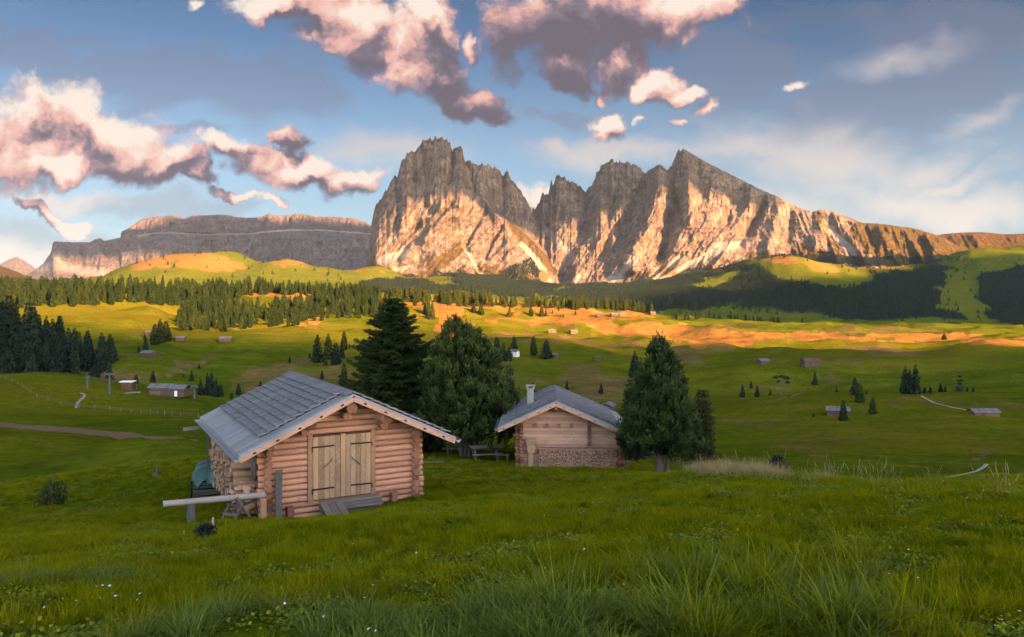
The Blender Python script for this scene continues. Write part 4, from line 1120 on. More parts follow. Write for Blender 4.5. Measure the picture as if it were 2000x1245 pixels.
# handcart under a green tarpaulin
q = ground_at(410, 925); q = at_depth(412, 27.5)
ct = thing('handcart', (q.x, q.y, q.z), R(20), label='old cart loaded and covered with a green tarpaulin behind the cabin', category='cart')
n = 14; V = []; Fq = []
for i in range(n):
    for j in range(n):
        u, v = i / (n - 1) * 2 - 1, j / (n - 1) * 2 - 1
        e = max(abs(u), abs(v)); zz = 1.12 + .05 * math.cos(3 * u + v) - .42 * sstep(.72, 1, e) * (1 + .25 * math.sin(9 * u + 5 * v)) + .05 * random.random()
        V.append((u * (.62 + .03 * math.sin(8 * v)), v * (.95 + .03 * math.sin(7 * u)), float(zz)))
np_mesh('tarpaulin', np.array(V), grid_faces(n, n), M['tarp'], True, dict(tint=np.full(len(V), .5)), ct)
mb = MB()
for k in range(4): mb.box((random.uniform(-.03, .03), 0, .40 + k * .13), (1.08 - .05 * k, 1.7, .10), None, random.random(), .015)
mb.build('load', M['tarp'], ct, .01)
mb = MB()
for s in (-.5, .5): mb.bar((s, -1.0, .33), (s, 1.35, .33), .07, .08, (0, 0, 1), .3)
mb.bar((-.5, -.9, .33), (.5, -.9, .33), .07, .08, (0, 0, 1)); mb.build('frame', M['dark_z'], ct)
for s in (-.62, .62):
    for yy in (-.6,):
        mb = MB(); c = Vector((s, yy, .28)); k = 20
        mb.tube([c + Vector((0, math.cos(a) * .30, math.sin(a) * .30)) for a in [2 * math.pi * i / k for i in range(k + 1)]], .022, 6, .3, False)
        w_ = mb.build('wheel', M['iron'], ct)
        mb = MB()
        for i in range(5):
            a = math.pi * i / 5; d = Vector((0, math.cos(a), math.sin(a))) * .29; mb.tube([c - d, c + d], .009, 5, .3)
        mb.build('spokes', M['iron'], w_)
mb = MB(); mb.tube([(.58, -.6, .05), (.78, .1, 1.15), (.85, .4, 1.5)], .028, 7, .2); mb.tube([(.5, -1.1, .3), (.75, -.3, .9)], .02, 7, .2); mb.build('drawbar', M['iron'], ct)

# ------------------------------------------------------------------ second cabin of squared timber
D0 = Vector((.48, 40.1, -8.6)); RZ2 = math.atan2(-.035, 1)
c2 = thing('timber_cabin', D0, RZ2, label='squared timber cabin with stone chimney and a wall of stacked firewood', category='cabin')
W2_, DP2 = 5.07, 5.9; XR2, ZR2 = 1.80, 3.53; SL2, SR2 = .455, .43
def roof2(x): return ZR2 - (SL2 * (XR2 - x) if x < XR2 else SR2 * (x - XR2))
def timber_wall(y, nm, parent, holes=False):
    mb = MB(); z = -.35; h = .172
    while z < 3.4:
        zt = z + h
        xa = max(0, XR2 - (ZR2 - .10 - zt) / SL2); xb = min(W2_, XR2 + (ZR2 - .10 - zt) / SR2)
        if xb - xa < .25: break
        mb.box(((xa + xb) / 2, y, z + h / 2), (xb - xa, .14 + random.uniform(-.006, .006), h - .006), None)
        z = zt
    return mb.build(nm, M['plank_x'], parent, .006)
timber_wall(0, 'front_wall', c2); timber_wall(DP2, 'rear_wall', c2)
for xx in (0, W2_):
    mb = MB(); z = -.35 + .086
    while z + .17 < roof2(xx) - .1:
        mb.box((xx, DP2 / 2, z + .086), (.14, DP2 - .15, .166)); z += .172
    mb.build('side_wall', M['plank_y'], c2, .006)
for xx, z0, z1 in ((0.02, -.3, 2.6), (2.62 + .92, 1.0, 2.70), (W2_ - .02, -.3, 2.05)):
    mb = MB(); z = z0; k = 0
    while z < z1:
        mb.box((xx + random.uniform(-.012, .012), -.15, z + .08), (.15 + (.04 if k & 1 else 0), .20 + (.07 if k & 1 else 0), .150), None); z += .172; k += 1
    mb.build('corner_joint', M['log_end'], c2, .01)
for xs in (-.17, W2_ + .17):
    mb = MB(); z = -.3; k = 0
    while z < (2.0 if xs < 0 else 1.6):
        mb.box((xs, 0, z + .08), (.22 + (.10 if k & 1 else 0), .14, .150), None); z += .172; k += 1
    mb.build('corner_joint', M['log_end'], c2, .01)
for x in (.78, 1.36, 1.98, 2.62): mb = MB(); mb.box((x, -.16, 2.18), (.14, .26, .16), None); mb.build('joist_end', M['log_end'], c2, .01)
mb = MB(); mb.box((XR2, -.42, ZR2 - .34), (.16, .85, .22), None); mb.box((XR2, -.25, ZR2 - .55), (.15, .5, .16), None); mb.build('ridge_beam', M['log_end'], c2, .01)
for xx in (.15, 4.75):
    mb = MB(); mb.box((xx, -.40, roof2(xx) - .26), (.14, .8, .15), None); mb.build('purlin', M['log_end'], c2, .01)
def slab2(xe, y0, y1):
    s = 1 if xe > XR2 else -1; mb = MB(); n = 40; L = (y1 - y0) / n
    for i in range(n):
        ya, yb = y0 + i * L, y0 + (i + 1) * L - .004; up = .004 * (i & 1)
        P = [(XR2, ya, ZR2 + up), (xe, ya, roof2(xe) + up), (xe, yb, roof2(xe) + up), (XR2, yb, ZR2 + up)]; Q = [(a, b, c - .08) for a, b, c in P]
        n0 = len(mb.v); mb.v += P + Q; t = random.random()
        for f in [(0, 1, 2, 3), (7, 6, 5, 4), (0, 4, 5, 1), (1, 5, 6, 2), (2, 6, 7, 3), (3, 7, 4, 0)]:
            f = tuple(n0 + q for q in f); mb.f.append(f[::-1] if s > 0 else f); mb.t.append(t); mb.sm.append(False)
    return mb
A2, B2 = -.86 , 6.8
r1 = slab2(-1.19, A2, B2).build('roof', M['roof_board_x'], c2)
shingles(XR2 - .04, ZR2 - .02, -2.5, -2.5 * SL2, A2 + .55, B2 - .2, 9, wmin=.12, wmax=.26).build('shingles', M['shingle_x'], r1)
r2 = slab2(5.69, A2, B2).build('roof', M['roof_board_x'], c2)
shingles(XR2 + .04, ZR2 - .02, 3.2, -3.2 * SR2, A2 + .45, B2 - .1, 11, wmin=.12, wmax=.26).build('shingles', M['shingle_x'], r2)
def barge2(xe, zoff, h, th, mat, nm, nb, y):
    mb = MB(); a = Vector((XR2, y, ZR2 + zoff)); b = Vector((xe, y, roof2(xe) + zoff)); mb.bar(a, b, th, h, (0, 0, 1), .6); o = mb.build(nm, mat, c2, .006)
    for i in range(nb):
        p_ = a.lerp(b, (i + .5) / nb); q_ = MB(); q_.tube([p_ + Vector((0, -th / 2, 0)), p_ + Vector((0, -th / 2 - .03, 0))], .03, 6, .4); q_.build('bolt', M['iron'], o)
for xe in (-1.19, 5.69):
    barge2(xe, -.165, .17, .055, M['barge_m'], 'bargeboard', 5, A2 - .03); barge2(xe, -.03, .075, .10, M['roof_board_x'], 'verge_trim', 0, A2 - .02)
    ze = roof2(xe); s = -1 if xe < XR2 else 1; mb = MB(); n = 9
    prof = [(xe + s * (.085 + .085 * math.cos(a)), ze - .08 - .085 * math.sin(a)) for a in [math.pi * i / (n - 1) for i in range(n)]]
    for i in range(n - 1):
        a, b = prof[i], prof[i + 1]; mb.quad([(a[0], A2 - .08, a[1]), (a[0], B2, a[1]), (b[0], B2, b[1]), (b[0], A2 - .08, b[1])], .5, True)
    mb.quad([(p_[0], A2 - .08, p_[1]) for p_ in prof], .5)
    mb.build('gutter', M['gutter'], c2)
mb = MB()
for i in range(8): mb.bar((5.62, A2 + .4 + i * .95, roof2(5.62) - .13), (XR2 + .1, A2 + .4 + i * .95, ZR2 - .17), .08, .10, (0, 0, 1)); mb.bar((-1.12, A2 + .4 + i * .95, roof2(-1.12) - .13), (XR2 - .1, A2 + .4 + i * .95, ZR2 - .17), .08, .10, (0, 0, 1))
mb.build('rafters', M['plank_x'], c2)
ch = MB(); xc, yc = .46, 2.4; zb = roof2(xc)
ch.box((xc, yc, zb + .33), (.37, .40, 1.1), None, .5, .012); cho = ch.build('chimney', M['stone'], r1, .02)
mb = MB(); mb.box((xc, yc, zb + .90), (.47, .5, .06), None, .8); mb.box((xc, yc, zb + 1.06), (.54, .54, .05), None, .3)
for dx in (-.17, .17):
    for dy in (-.18, .18): mb.box((xc + dx, yc + dy, zb + .98), (.08, .08, .12), None, .5)
mb.build('chimney_cap', M['stone'], cho)
# cupboard on its post against the wall
mb = MB(); mb.box((.53, -.27, 1.02), (.42, .34, .42), None, .6); mb.box((.53, -.30, 1.38), (.52, .42, .28), Matrix.Rotation(R(14), 3, 'X'), .4); mb.box((.50, -.26, .35), (.24, .22, .90), None, .3); mb.box((.56, -.45, 1.02), (.05, .02, .14), None, .0)
mb.build('wall_cupboard', M['door_z'], c2, .008)
# firewood wall: sawn ends toward the viewer
fw = thing('firewood_stack', D0, RZ2, label='neat wall of small sawn firewood stacked along the front of the timber cabin', category='firewood')
mb = MB(); rnd = random.Random(9); z = .08; row = 0
while z < .98:
    x = .92 + (row & 1) * .045
    while x < 4.86:
        r = rnd.uniform(.026, .050); k = rnd.choice((5, 6, 7)); ph = rnd.random() * 6
        yy = -.42 + rnd.uniform(-.03, .02); cx_, cz_ = x + r, z + .04 + rnd.uniform(-.012, .012)
        n = len(mb.v)
        for e in (yy, -.12):
            for j in range(k): mb.v.append((cx_ + r * math.cos(ph + 2 * math.pi * j / k) * rnd.uniform(.85, 1.1), e, cz_ + r * math.sin(ph + 2 * math.pi * j / k) * rnd.uniform(.85, 1.1)))
        t = rnd.random(); mb.f.append(tuple(n + j for j in range(k))); mb.t.append(t); mb.sm.append(False)
        for j in range(k): mb.f.append((n + j, n + k + j, n + k + (j + 1) % k, n + (j + 1) % k)); mb.t.append(0); mb.sm.append(False)
        x += 2 * r + .004
    z += .074; row += 1
mb.build('billets', M['billet'], fw)
mb = MB(); mb.bar((.88, -.40, .0), (4.8, -.40, .0), .14, .12, (0, 0, 1), .8); mb.bar((.9, -.35, -.12), (4.7, -.35, -.12), .3, .1, (0, 0, 1), .1); mb.build('sill_beam', M['plank_x'], fw, .01)
mb = MB(); mb.bar((.9, -.30, 1.015), (4.85, -.30, 1.0), .34, .03, (0, 0, 1), .2); mb.build('cover_board', M['plank_x'], fw)
q = cab
bq = Vector((D0.x + W2_ + .38, 40.3, 0)); bq.z = groundz(bq)
tb = thing('water_tub', bq, 0, label='small grey wooden tub on a block beside the right corner of the timber cabin', category='tub')
mb = MB(); mb.tube([(0, 0, .32), (0, 0, .60)], [.17, .20], 14, .7); mb.build('tub', M['grey_z'], tb)
mb = MB(); mb.box((0, 0, .13), (.34, .34, .36), None, .3); mb.build('block', M['grey_x'], tb, .01)

# ------------------------------------------------------------------ picnic tables by the double pine
def picnic(px, py, Y, rz, label, Lt=1.7):
    g_ = at_depth(px, Y); t_ = thing('picnic_table', g_, rz, label=label, category='table', group='picnic tables by the big pine')
    mb = MB()
    for i in range(4): mb.box((0, -.30 + i * .2, .74), (Lt, .185, .045), None)
    mb.build('table_top', M['grey_x'], t_, .005)
    for s in (-1, 1):
        mb = MB(); mb.box((0, s * .72, .44), (Lt, .24, .05), None); mb.build('seat', M['grey_x'], t_, .005)
        mb = MB(); x = s * Lt * .36
        mb.bar((x, -.72, .40), (x, .72, .40), .06, .09, (0, 0, 1)); mb.bar((x, -.12, .71), (x, -.50, -.1), .06, .09, (1, 0, 0)); mb.bar((x, .12, .71), (x, .50, -.1), .06, .09, (1, 0, 0))
        mb.build('leg_frame', M['grey_x'], t_)
picnic(948, 884, 43.0, R(12), 'grey wooden picnic table right of the pine trunks, nearest to the timber cabin')
picnic(897, 880, 45.5, R(-10), 'grey wooden picnic table half hidden left of the pine trunks')
g_ = at_depth(981, 42.6); be = thing('bench', g_, R(8), label='low grey bench in the grass between the picnic table and the timber cabin', category='bench')
mb = MB(); mb.box((0, 0, .36), (.75, .3, .06), None); mb.build('seat', M['grey_x'], be, .005)
for s in (-.27, .27): mb = MB(); mb.box((s, 0, .14), (.10, .26, .40), None); mb.build('leg', M['grey_z'], be)
g_ = ground_at(838, 906, 20, 60); pk = MB(); pk.bar((-.5, 0, .05), (.25, .1, .04), .22, .05, (0, 0, 1)); pk.bar((.1, -.1, .09), (.75, .2, .05), .16, .04, (0, 0, 1))
o = pk.build('planks', M['grey_x']); o.location = g_; o['label'] = 'two flat grey planks lying in the grass right of the log cabin'; o['category'] = 'planks'
g_ = ground_at(706, 1007, 10, 40); pk = MB(); pk.bar((-.42, -.05, .02), (.42, .12, .02), .05, .03, (0, 0, 1)); o = pk.build('stick', M['pale_log']); o.location = g_; o['label'] = 'thin pale stick lying in the grass right of the plank ramp'; o['category'] = 'stick'
for px_, py_, h_, nm in ((415, 1050, .36, 'taller'), (405, 1047, .22, 'shorter')):
    g_ = ground_at(px_, py_); mb = MB(); mb.tube([(0, 0, -.1), (.01, 0, h_)], [.025, .022], 8, .8); o = mb.build('stake', M['pale_log']); o.location = g_
    o['label'] = 'pale wooden stake in the near grass, the %s of the pair' % nm; o['category'] = 'stake'; o['group'] = 'stakes around a seedling'
g_ = ground_at(305, 931, 20, 60); mb = MB(); mb.tube([(0, 0, -.1), (.02, 0, .75)], [.03, .025], 8, .3); mb.box((0, 0, .08), (.3, .25, .2), None, .1, .03); o = mb.build('post', M['grey_z']); o.location = g_; o['label'] = 'thin dark post alone in the meadow left of the covered cart'; o['category'] = 'post'

# ------------------------------------------------------------------ huts across the pasture
def far_hut(px, py, wpx, ratio, ang, label, wall='barn_x', roof='roof_far', name='hay_hut', hh=.42, y=None, group='hay huts scattered over the pasture', details='d', cat='hut', wallh=None):
    g_ = ground_at(px, py, 60) if y is None else at_depth(px, y)
    Y_ = g_.y; w = wpx * Y_ / F                      # apparent width in metres
    a = R(ang); L = w / (abs(math.cos(a)) + ratio * abs(math.sin(a))); D = L * ratio
    h = min(L, D) * hh if wallh is None else wallh
    t_ = thing(name, (g_.x, g_.y, g_.z - .1), a, label=label, category=cat, group=group)
    if group is None: del t_['group']
    rise = D / 2 * .46
    mb = MB(); n = max(5, int(h / .22))
    for k in range(n):
        z0, z1 = h * k / n - (.8 if k == 0 else 0), h * (k + 1) / n - .02
        mb.box((0, 0, (z0 + z1) / 2), (L, D, z1 - z0), None)
    m_ = 4
    for k in range(m_):
        z0 = h + rise * k / m_; f_ = 1 - k / m_ - .12
        for s in (-1, 1): mb.box((s * (L / 2 - .08), 0, z0 + rise / m_ / 2 - .01), (.14, D * f_, rise / m_ - .02), None)
    wo = mb.build('wall', M[wall], t_)
    ov = .42
    for s in (-1, 1):
        mb = MB(); nb = 12; Lr = L + 2 * ov
        for i in range(nb):
            x0 = -Lr / 2 + Lr * i / nb; x1 = x0 + Lr / nb - .015
            dy = D / 2 + ov; z1 = h + rise * 1.0 + .12; z0 = z1 - dy / (D / 2) * rise
            t = random.random(); n0 = len(mb.v)
            P = [(x0, 0, z1), (x1, 0, z1), (x1, s * dy, z0), (x0, s * dy, z0)]; mb.v += P + [(a_, b_, c_ - .14) for a_, b_, c_ in P]
            for f in [(0, 1, 2, 3), (7, 6, 5, 4), (0, 4, 5, 1), (1, 5, 6, 2), (2, 6, 7, 3), (3, 7, 4, 0)]:
                f = tuple(n0 + q_ for q_ in f); mb.f.append(f if s < 0 else f[::-1]); mb.t.append(t); mb.sm.append(False)
        mb.build('roof', M[roof], t_)
    if 'd' in details:
        mb = MB(); mb.box((-L * .15, -D / 2 - .03, h * .42), (min(1.3, L * .25), .08, h * .8), None, .1); mb.build('door', M['dark_z'], t_)
    if 'g' in details:
        mb = MB(); mb.box((L / 2 + .03, 0, h * .45), (.08, min(1.3, D * .35), h * .85), None, .1); mb.build('door', M['dark_z'], t_)
        mb = MB(); mb.box((-L / 2 - .03, 0, h * .45), (.08, min(1.3, D * .35), h * .85), None, .1); mb.build('door', M['dark_z'], t_)
    if 'w' in details:
        for k in (.12, .34):
            mb = MB(); mb.box((L * k, -D / 2 - .03, h * .55), (.8, .07, .7), None, .8); f_ = mb.build('window', M['board_white'], t_)
            mb = MB(); mb.box((L * k, -D / 2 - .08, h * .55), (.55, .03, .48), None, .8); mb.build('pane', M['glass'], f_)
    return t_
far_hut(290, 696, 27, .75, -14, 'grey brown hay hut beside the ravine path left of the two trees')
far_hut(294, 654, 17, .7, -10, 'reddish hay hut partly behind the rounded tree clump on the left hillside', wall='warm_hut')
far_hut(353, 666, 18, .8, 12, 'small greenish roofed hut in shade below the forest patch')
far_hut(440, 667, 25, .7, 14, 'hay hut with pale grey roof alone on the left hillside')
far_hut(1005, 696, 19, .9, -24, 'white plastered house with grey roof beside dark trees', wall='white_wall', name='farmhouse', hh=.62, details='dw', cat='house', group=None)
far_hut(1083, 697, 17, .8, -18, 'grey hay hut half hidden behind the dark spruce in the middle meadow')
far_hut(1167, 704, 13, .8, 84, 'tiny grey hay hut alone in the middle meadow', details='g')
far_hut(1078, 650, 16, .7, 6, 'sunlit hut with orange walls at the foot of the bright slope', wall='warm_hut')
far_hut(1120, 651, 17, .7, 20, 'sunlit hut with reddish walls, right of the orange one on the bright slope', wall='warm_hut')
far_hut(1169, 617, 10, .8, 0, 'tiny hut on the orange slope beside a small bush')
far_hut(1200, 619, 15, .7, 8, 'brown hut on the far orange slope, the left of the close pair')
far_hut(1215, 617, 13, .7, 6, 'pinkish hut on the far orange slope, the right of the close pair', wall='warm_hut')
far_hut(1275, 615, 10, .8, 4, 'small pale hut at the end of the far orange field', wall='warm_hut')
far_hut(1290, 614, 10, .8, 12, 'small grey hut just in the shade beyond the far orange field')
far_hut(1490, 711, 24, .75, 22, 'dark log hut with grey roof on the right hand slope')
far_hut(1582, 714, 35, .55, 8, 'long dark hay barn with low roof beside the brown patch', hh=.55, roof='dark_z')
far_hut(1637, 811, 46, .62, -22, 'grey roofed hut behind a spruce on the near right pasture', hh=.45)
far_hut(1921, 812, 52, .42, 4, 'low barn with long pale shingle roof at the right edge', hh=.42, wall='warm_hut')
far_hut(1187, 799, 34, .8, 70, 'weathered barn with pale roof between the timber cabin and the big pine', details='g', y=330)
# chalet: two joined volumes
ch_ = far_hut(318, 773, 46, .52, -4, 'wooden chalet with grey roof, white base and lower wing on the left pasture', name='chalet', hh=.75, details='', cat='house', group=None, wall='barn_x')
def chalet_extra(t_):
    Y_ = t_.location.y; u = Y_ / F
    L = u * 46 / 1.1; D = L * .52
    mb = MB(); mb.box((-L * .22, -D / 2 - .02, .75), (L * .5, .14, 1.3), None, .9); mb.build('plaster_base', M['white_wall'], t_)
    mb = MB(); mb.box((-L * .2, -D / 2 - .04, 2.5), (2.0, .10, .8), None, .9); mb.build('window', M['board_white'], t_)
    mb = MB(); mb.box((L / 2 + 2.2, 0, 1.1), (4.4, 4.4, 2.6), None, .3); w_ = mb.build('wing', M['barn_x'], t_)
    mb = MB()
    for s in (-1, 1): mb.bar((L / 2 + .02, s * 1.35, 2.85), (L / 2 + 4.9, s * 1.35, 2.85), 2.9, .14, (0, s * .4, 1), .6)
    mb.build('wing_roof', M['roof_far'], w_)
    mb = MB(); mb.box((L / 2 + 2.0, -2.25, .9), (.9, .08, 1.7), None, .9); mb.build('door', M['board_white'], w_)
chalet_extra(ch_)

# ------------------------------------------------------------------ ski lift pylons and station
def pylon(px, pyb, hpx, label, rz=0):
    g_ = ground_at(px, pyb, 60); u = g_.y / F; h = hpx * u
    t_ = thing('lift_pylon', g_, rz, label=label, category='pylon', group='ski lift pylons on the left pasture')
    mb = MB(); mb.tube([(0, 0, -.5), (0, 0, h * .93)], [.40, .24], 8, .5); mb.build('mast', M['steel'], t_)
    mb = MB(); mb.bar((-h * .24, 0, h * .93), (h * .24, 0, h * .93), .22, .26, (0, 0, 1), .5)
    mb.bar((-h * .16, 0, h * 1.0), (h * .16, 0, h * 1.0), .2, .2, (0, 0, 1), .5)
    for s in (-1, 1): mb.bar((s * h * .22, 0, h * .90), (s * h * .14, 0, h * 1.0), .2, .2, (0, 1, 0), .5)
    mb.build('crossarm', M['steel'], t_)
    for s in (-1, 1):
        mb = MB()
        for k in (-1.1, -.4, .4, 1.1): mb.tube([(s * h * .21 - .14, k, h * .85), (s * h * .21 + .14, k, h * .85)], .30, 10, .6)
        mb.bar((s * h * .21, -1.5, h * .87), (s * h * .21, 1.5, h * .87), .12, .22, (0, 0, 1), .4)
        mb.build('sheaves', M['steel'], t_)
pylon(214, 770, 40, 'tall grey ski lift pylon with a wide crossarm, middle of the three', R(20))
pylon(171, 758, 22, 'small distant grey ski lift pylon, leftmost of the three', R(20))
pylon(379, 779, 26, 'grey ski lift pylon right of the chalet, rightmost of the three', R(20))
def station():
    g_ = ground_at(250, 761, 60); t_ = thing('lift_station', g_, R(5), label='small dark ski lift station hut with white roof left of the chalet', category='station')
    mb = MB(); mb.box((0, 0, 1.0), (3.2, 2.6, 2.6), None, .2); mb.build('wall', M['dark_z'], t_)
    mb = MB(); mb.box((0, 0, 2.5), (4.0, 3.2, .35), None, .5); mb.build('roof', M['board_white'], t_)
    mb = MB(); mb.bar((-3, 0, 2.2), (-1.2, 0, 2.5), .3, .3, (0, 0, 1)); mb.tube([(2.6, 0, -.3), (2.6, 0, 3.3)], .12, 6, .4); mb.build('cable_arm', M['steel'], t_)
station()

# ------------------------------------------------------------------ fences and paths
def fence(pts, h, n, label, group=None):
    P = [ground_at(a, b, 45) for a, b in pts]
    t_ = thing('fence', P[0], 0, label=label, category='fence')
    o = P[0]; seg = [(P[i + 1] - P[i]).length for i in range(len(P) - 1)]; tot = sum(seg); tops = []
    for k in range(n):
        d = tot * k / (n - 1); i = 0
        while i < len(seg) - 1 and d > seg[i]: d -= seg[i]; i += 1
        q_ = P[i].lerp(P[i + 1], min(1, d / seg[i])); q_.z = float(H(q_.x, q_.y)); tops.append(q_ - o)
        mb = MB(); mb.box(q_ - o + Vector((0, 0, h / 2 - .1)), (.12, .12, h + .2), None); mb.build('fence_post', M['grey_x'], t_)
    mb = MB()
    for a, b in zip(tops[:-1], tops[1:]):
        for zz in (.45, .85): mb.bar(a + Vector((0, 0, h * zz)), b + Vector((0, 0, h * zz)), .02, .03, (0, 0, 1), .6)
    mb.build('rails', M['grey_x'], t_)
fence([(155, 797), (222, 803), (290, 809), (350, 813), (388, 817)], 1.1, 12, 'long low pale fence crossing the left pasture below the chalet')
fence([(0, 738), (30, 750), (70, 775), (110, 788), (148, 796)], 1.0, 10, 'thin pale fence running down the dark green knoll at the left edge')
fence([(1500, 788), (1530, 780), (1560, 771)], .8, 10, 'faint fence climbing the right pasture toward the crest')
fence([(1678, 801), (1690, 803)], 1.1, 4, 'short fence of a few pale posts between hut and small tree')

def ribbon(name, pts, wpx, mat, lift=.0008, ymin=30, tuft=False):
    q = []
    for i in range(len(pts) - 1):
        for k in range(12): q.append(np.array(pts[i]) * (1 - k / 12) + np.array(pts[i + 1]) * k / 12)
    q.append(np.array(pts[-1]))
    G_ = [ground_at(a[0], a[1], ymin) for a in q]; n = len(G_)
    xy = np.array([(g_.x, g_.y) for g_ in G_])
    for _ in range(6): xy[1:-1] = (xy[:-2] + 2 * xy[1:-1] + xy[2:]) / 4
    T_ = np.gradient(xy, axis=0); T_ /= np.linalg.norm(T_, axis=1)[:, None] + 1e-9; N_ = np.stack([-T_[:, 1], T_[:, 0]], 1)
    V = []; m = 5
    for i in range(n):
        w_ = (np.interp(i / (n - 1), np.linspace(0, 1, len(wpx)), wpx)) * xy[i, 1] / F * (1 + .12 * (fbm(xy[i, 0] * .3, xy[i, 1] * .3, 3) - .5))
        for j in range(m):
            p_ = xy[i] + N_[i] * w_ * (j / (m - 1) - .5); V.append((p_[0], p_[1], float(H(p_[0], p_[1])) + .02 + xy[i, 1] * lift * (1 if 0 < j < m - 1 else .2)))
    np_mesh(name, np.array(V), grid_faces(n, m), mat, True, dict(tint=np.full(len(V), .5)), kind='structure')
ribbon('path', [(148, 799), (151, 788), (163, 778), (166, 771), (157, 769)], [5, 6, 5, 3], M['gravel'])
ribbon('path', [(240, 770), (258, 768), (274, 767)], [12, 10], M['gravel'])
ribbon('path', [(-60, 826), (60, 835), (160, 843), (260, 853), (375, 860)], [55, 75, 60, 26], M['earth'])
ribbon('path', [(1842, 934), (1880, 928), (1905, 922), (1920, 914), (1926, 908)], [8, 7, 7, 9], M['gravel'], ymin=40)
ribbon('path', [(955, 845), (990, 849), (1015, 853)], [14, 12], M['gravel'], ymin=40)
ribbon('path', [(1800, 775), (1825, 788), (1860, 797), (1895, 803)], [5, 5], M['drygrass_strip'], ymin=100)
# ------------------------------------------------------------------ foliage meshes
def cards(C, D, U, L, Wd, rng, droop=.0, seg=1):
    """leaf cards: centres C, direction D, side U, length L, width Wd -> kite quads"""
    n = len(C); L = L[:, None]; Wd = Wd[:, None]
    a = C; b = C + D * L * .45 + U * Wd; c = C + D * L; d = C + D * L * .45 - U * Wd
    c = c - np.array([0, 0, 1]) * L * droop
    v = np.stack([a, b, c, d], 1).reshape(-1, 3)
    f = np.arange(n * 4).reshape(-1, 4)
    return v, f
def unit(v): return v / (np.linalg.norm(v, axis=-1, keepdims=True) + 1e-9)
def conifer_mesh(name, seed, n, mat, rmax=.2, power=.85, droop=.35, base=.04, csize=.075, round_=0., trunk=True):
    """unit-height conifer: layered drooping boughs built from many small faces"""
    r = np.random.default_rng(seed)
    h = r.random(n) ** 1.35 * (1 - base) + base
    nw = 15; ph = r.random() * 6
    lay = (h * nw + .3 * r.standard_normal(n)) % 1
    prof = (1 - h) ** power
    if round_: prof = prof * (1 - round_) + round_ * np.sqrt(np.clip(1 - ((h - .38) / .62) ** 2, 0, 1)) * .9
    prof = prof * sstep(base - .05, base + .10, h)
    an = r.random(n) * 2 * math.pi
    lump = .78 + .30 * np.sin(3 * an + ph + h * 9) * r.random() + .18 * np.sin(7 * an + h * 23) + .12 * r.standard_normal(n)
    R_ = rmax * prof * (1 - .30 * lay) * lump
    fr = np.sqrt(r.random(n)) * .45 + .55
    ax = np.stack([np.cos(an), np.sin(an)], 1)
    C = np.concatenate([ax * (R_ * fr)[:, None], (h - droop * R_ * .35)[:, None]], 1)
    D = unit(np.concatenate([ax + .35 * r.standard_normal((n, 2)), (-.25 - droop * .6 + .5 * r.standard_normal(n) * .5 + (.9 * (h > .93)))[:, None]], 1))
    U = unit(np.cross(D, np.array([0, 0, 1.0]) + .5 * r.standard_normal((n, 3))))
    s = csize * (.45 + .75 * (1 - h)) * (.7 + .6 * r.random(n))
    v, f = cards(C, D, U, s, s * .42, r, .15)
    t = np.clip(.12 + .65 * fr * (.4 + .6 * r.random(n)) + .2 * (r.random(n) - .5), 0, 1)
    # leader and a thin stem
    k = 5; th = np.linspace(0, 2 * math.pi, k, endpoint=False)
    if trunk:
        ring0 = np.stack([np.cos(th) * .014, np.sin(th) * .014, np.full(k, -.02)], 1); ring1 = np.stack([np.cos(th) * .002, np.sin(th) * .002, np.full(k, .99)], 1)
        o = len(v); v = np.concatenate([v, ring0, ring1])
        f2 = np.array([[o + i, o + (i + 1) % k, o + k + (i + 1) % k, o + k + i] for i in range(k)]); f = np.concatenate([f, f2]); t = np.concatenate([t, np.zeros(k)])
    return v, f, t
SRC = bpy.data.collections.new('sources')        # meshes that are only scattered
def src(name, v, f, t, mat, coll):
    o = np_mesh(name, v, f, mat, False, dict(tint=t), link=False); coll.objects.link(o); return o
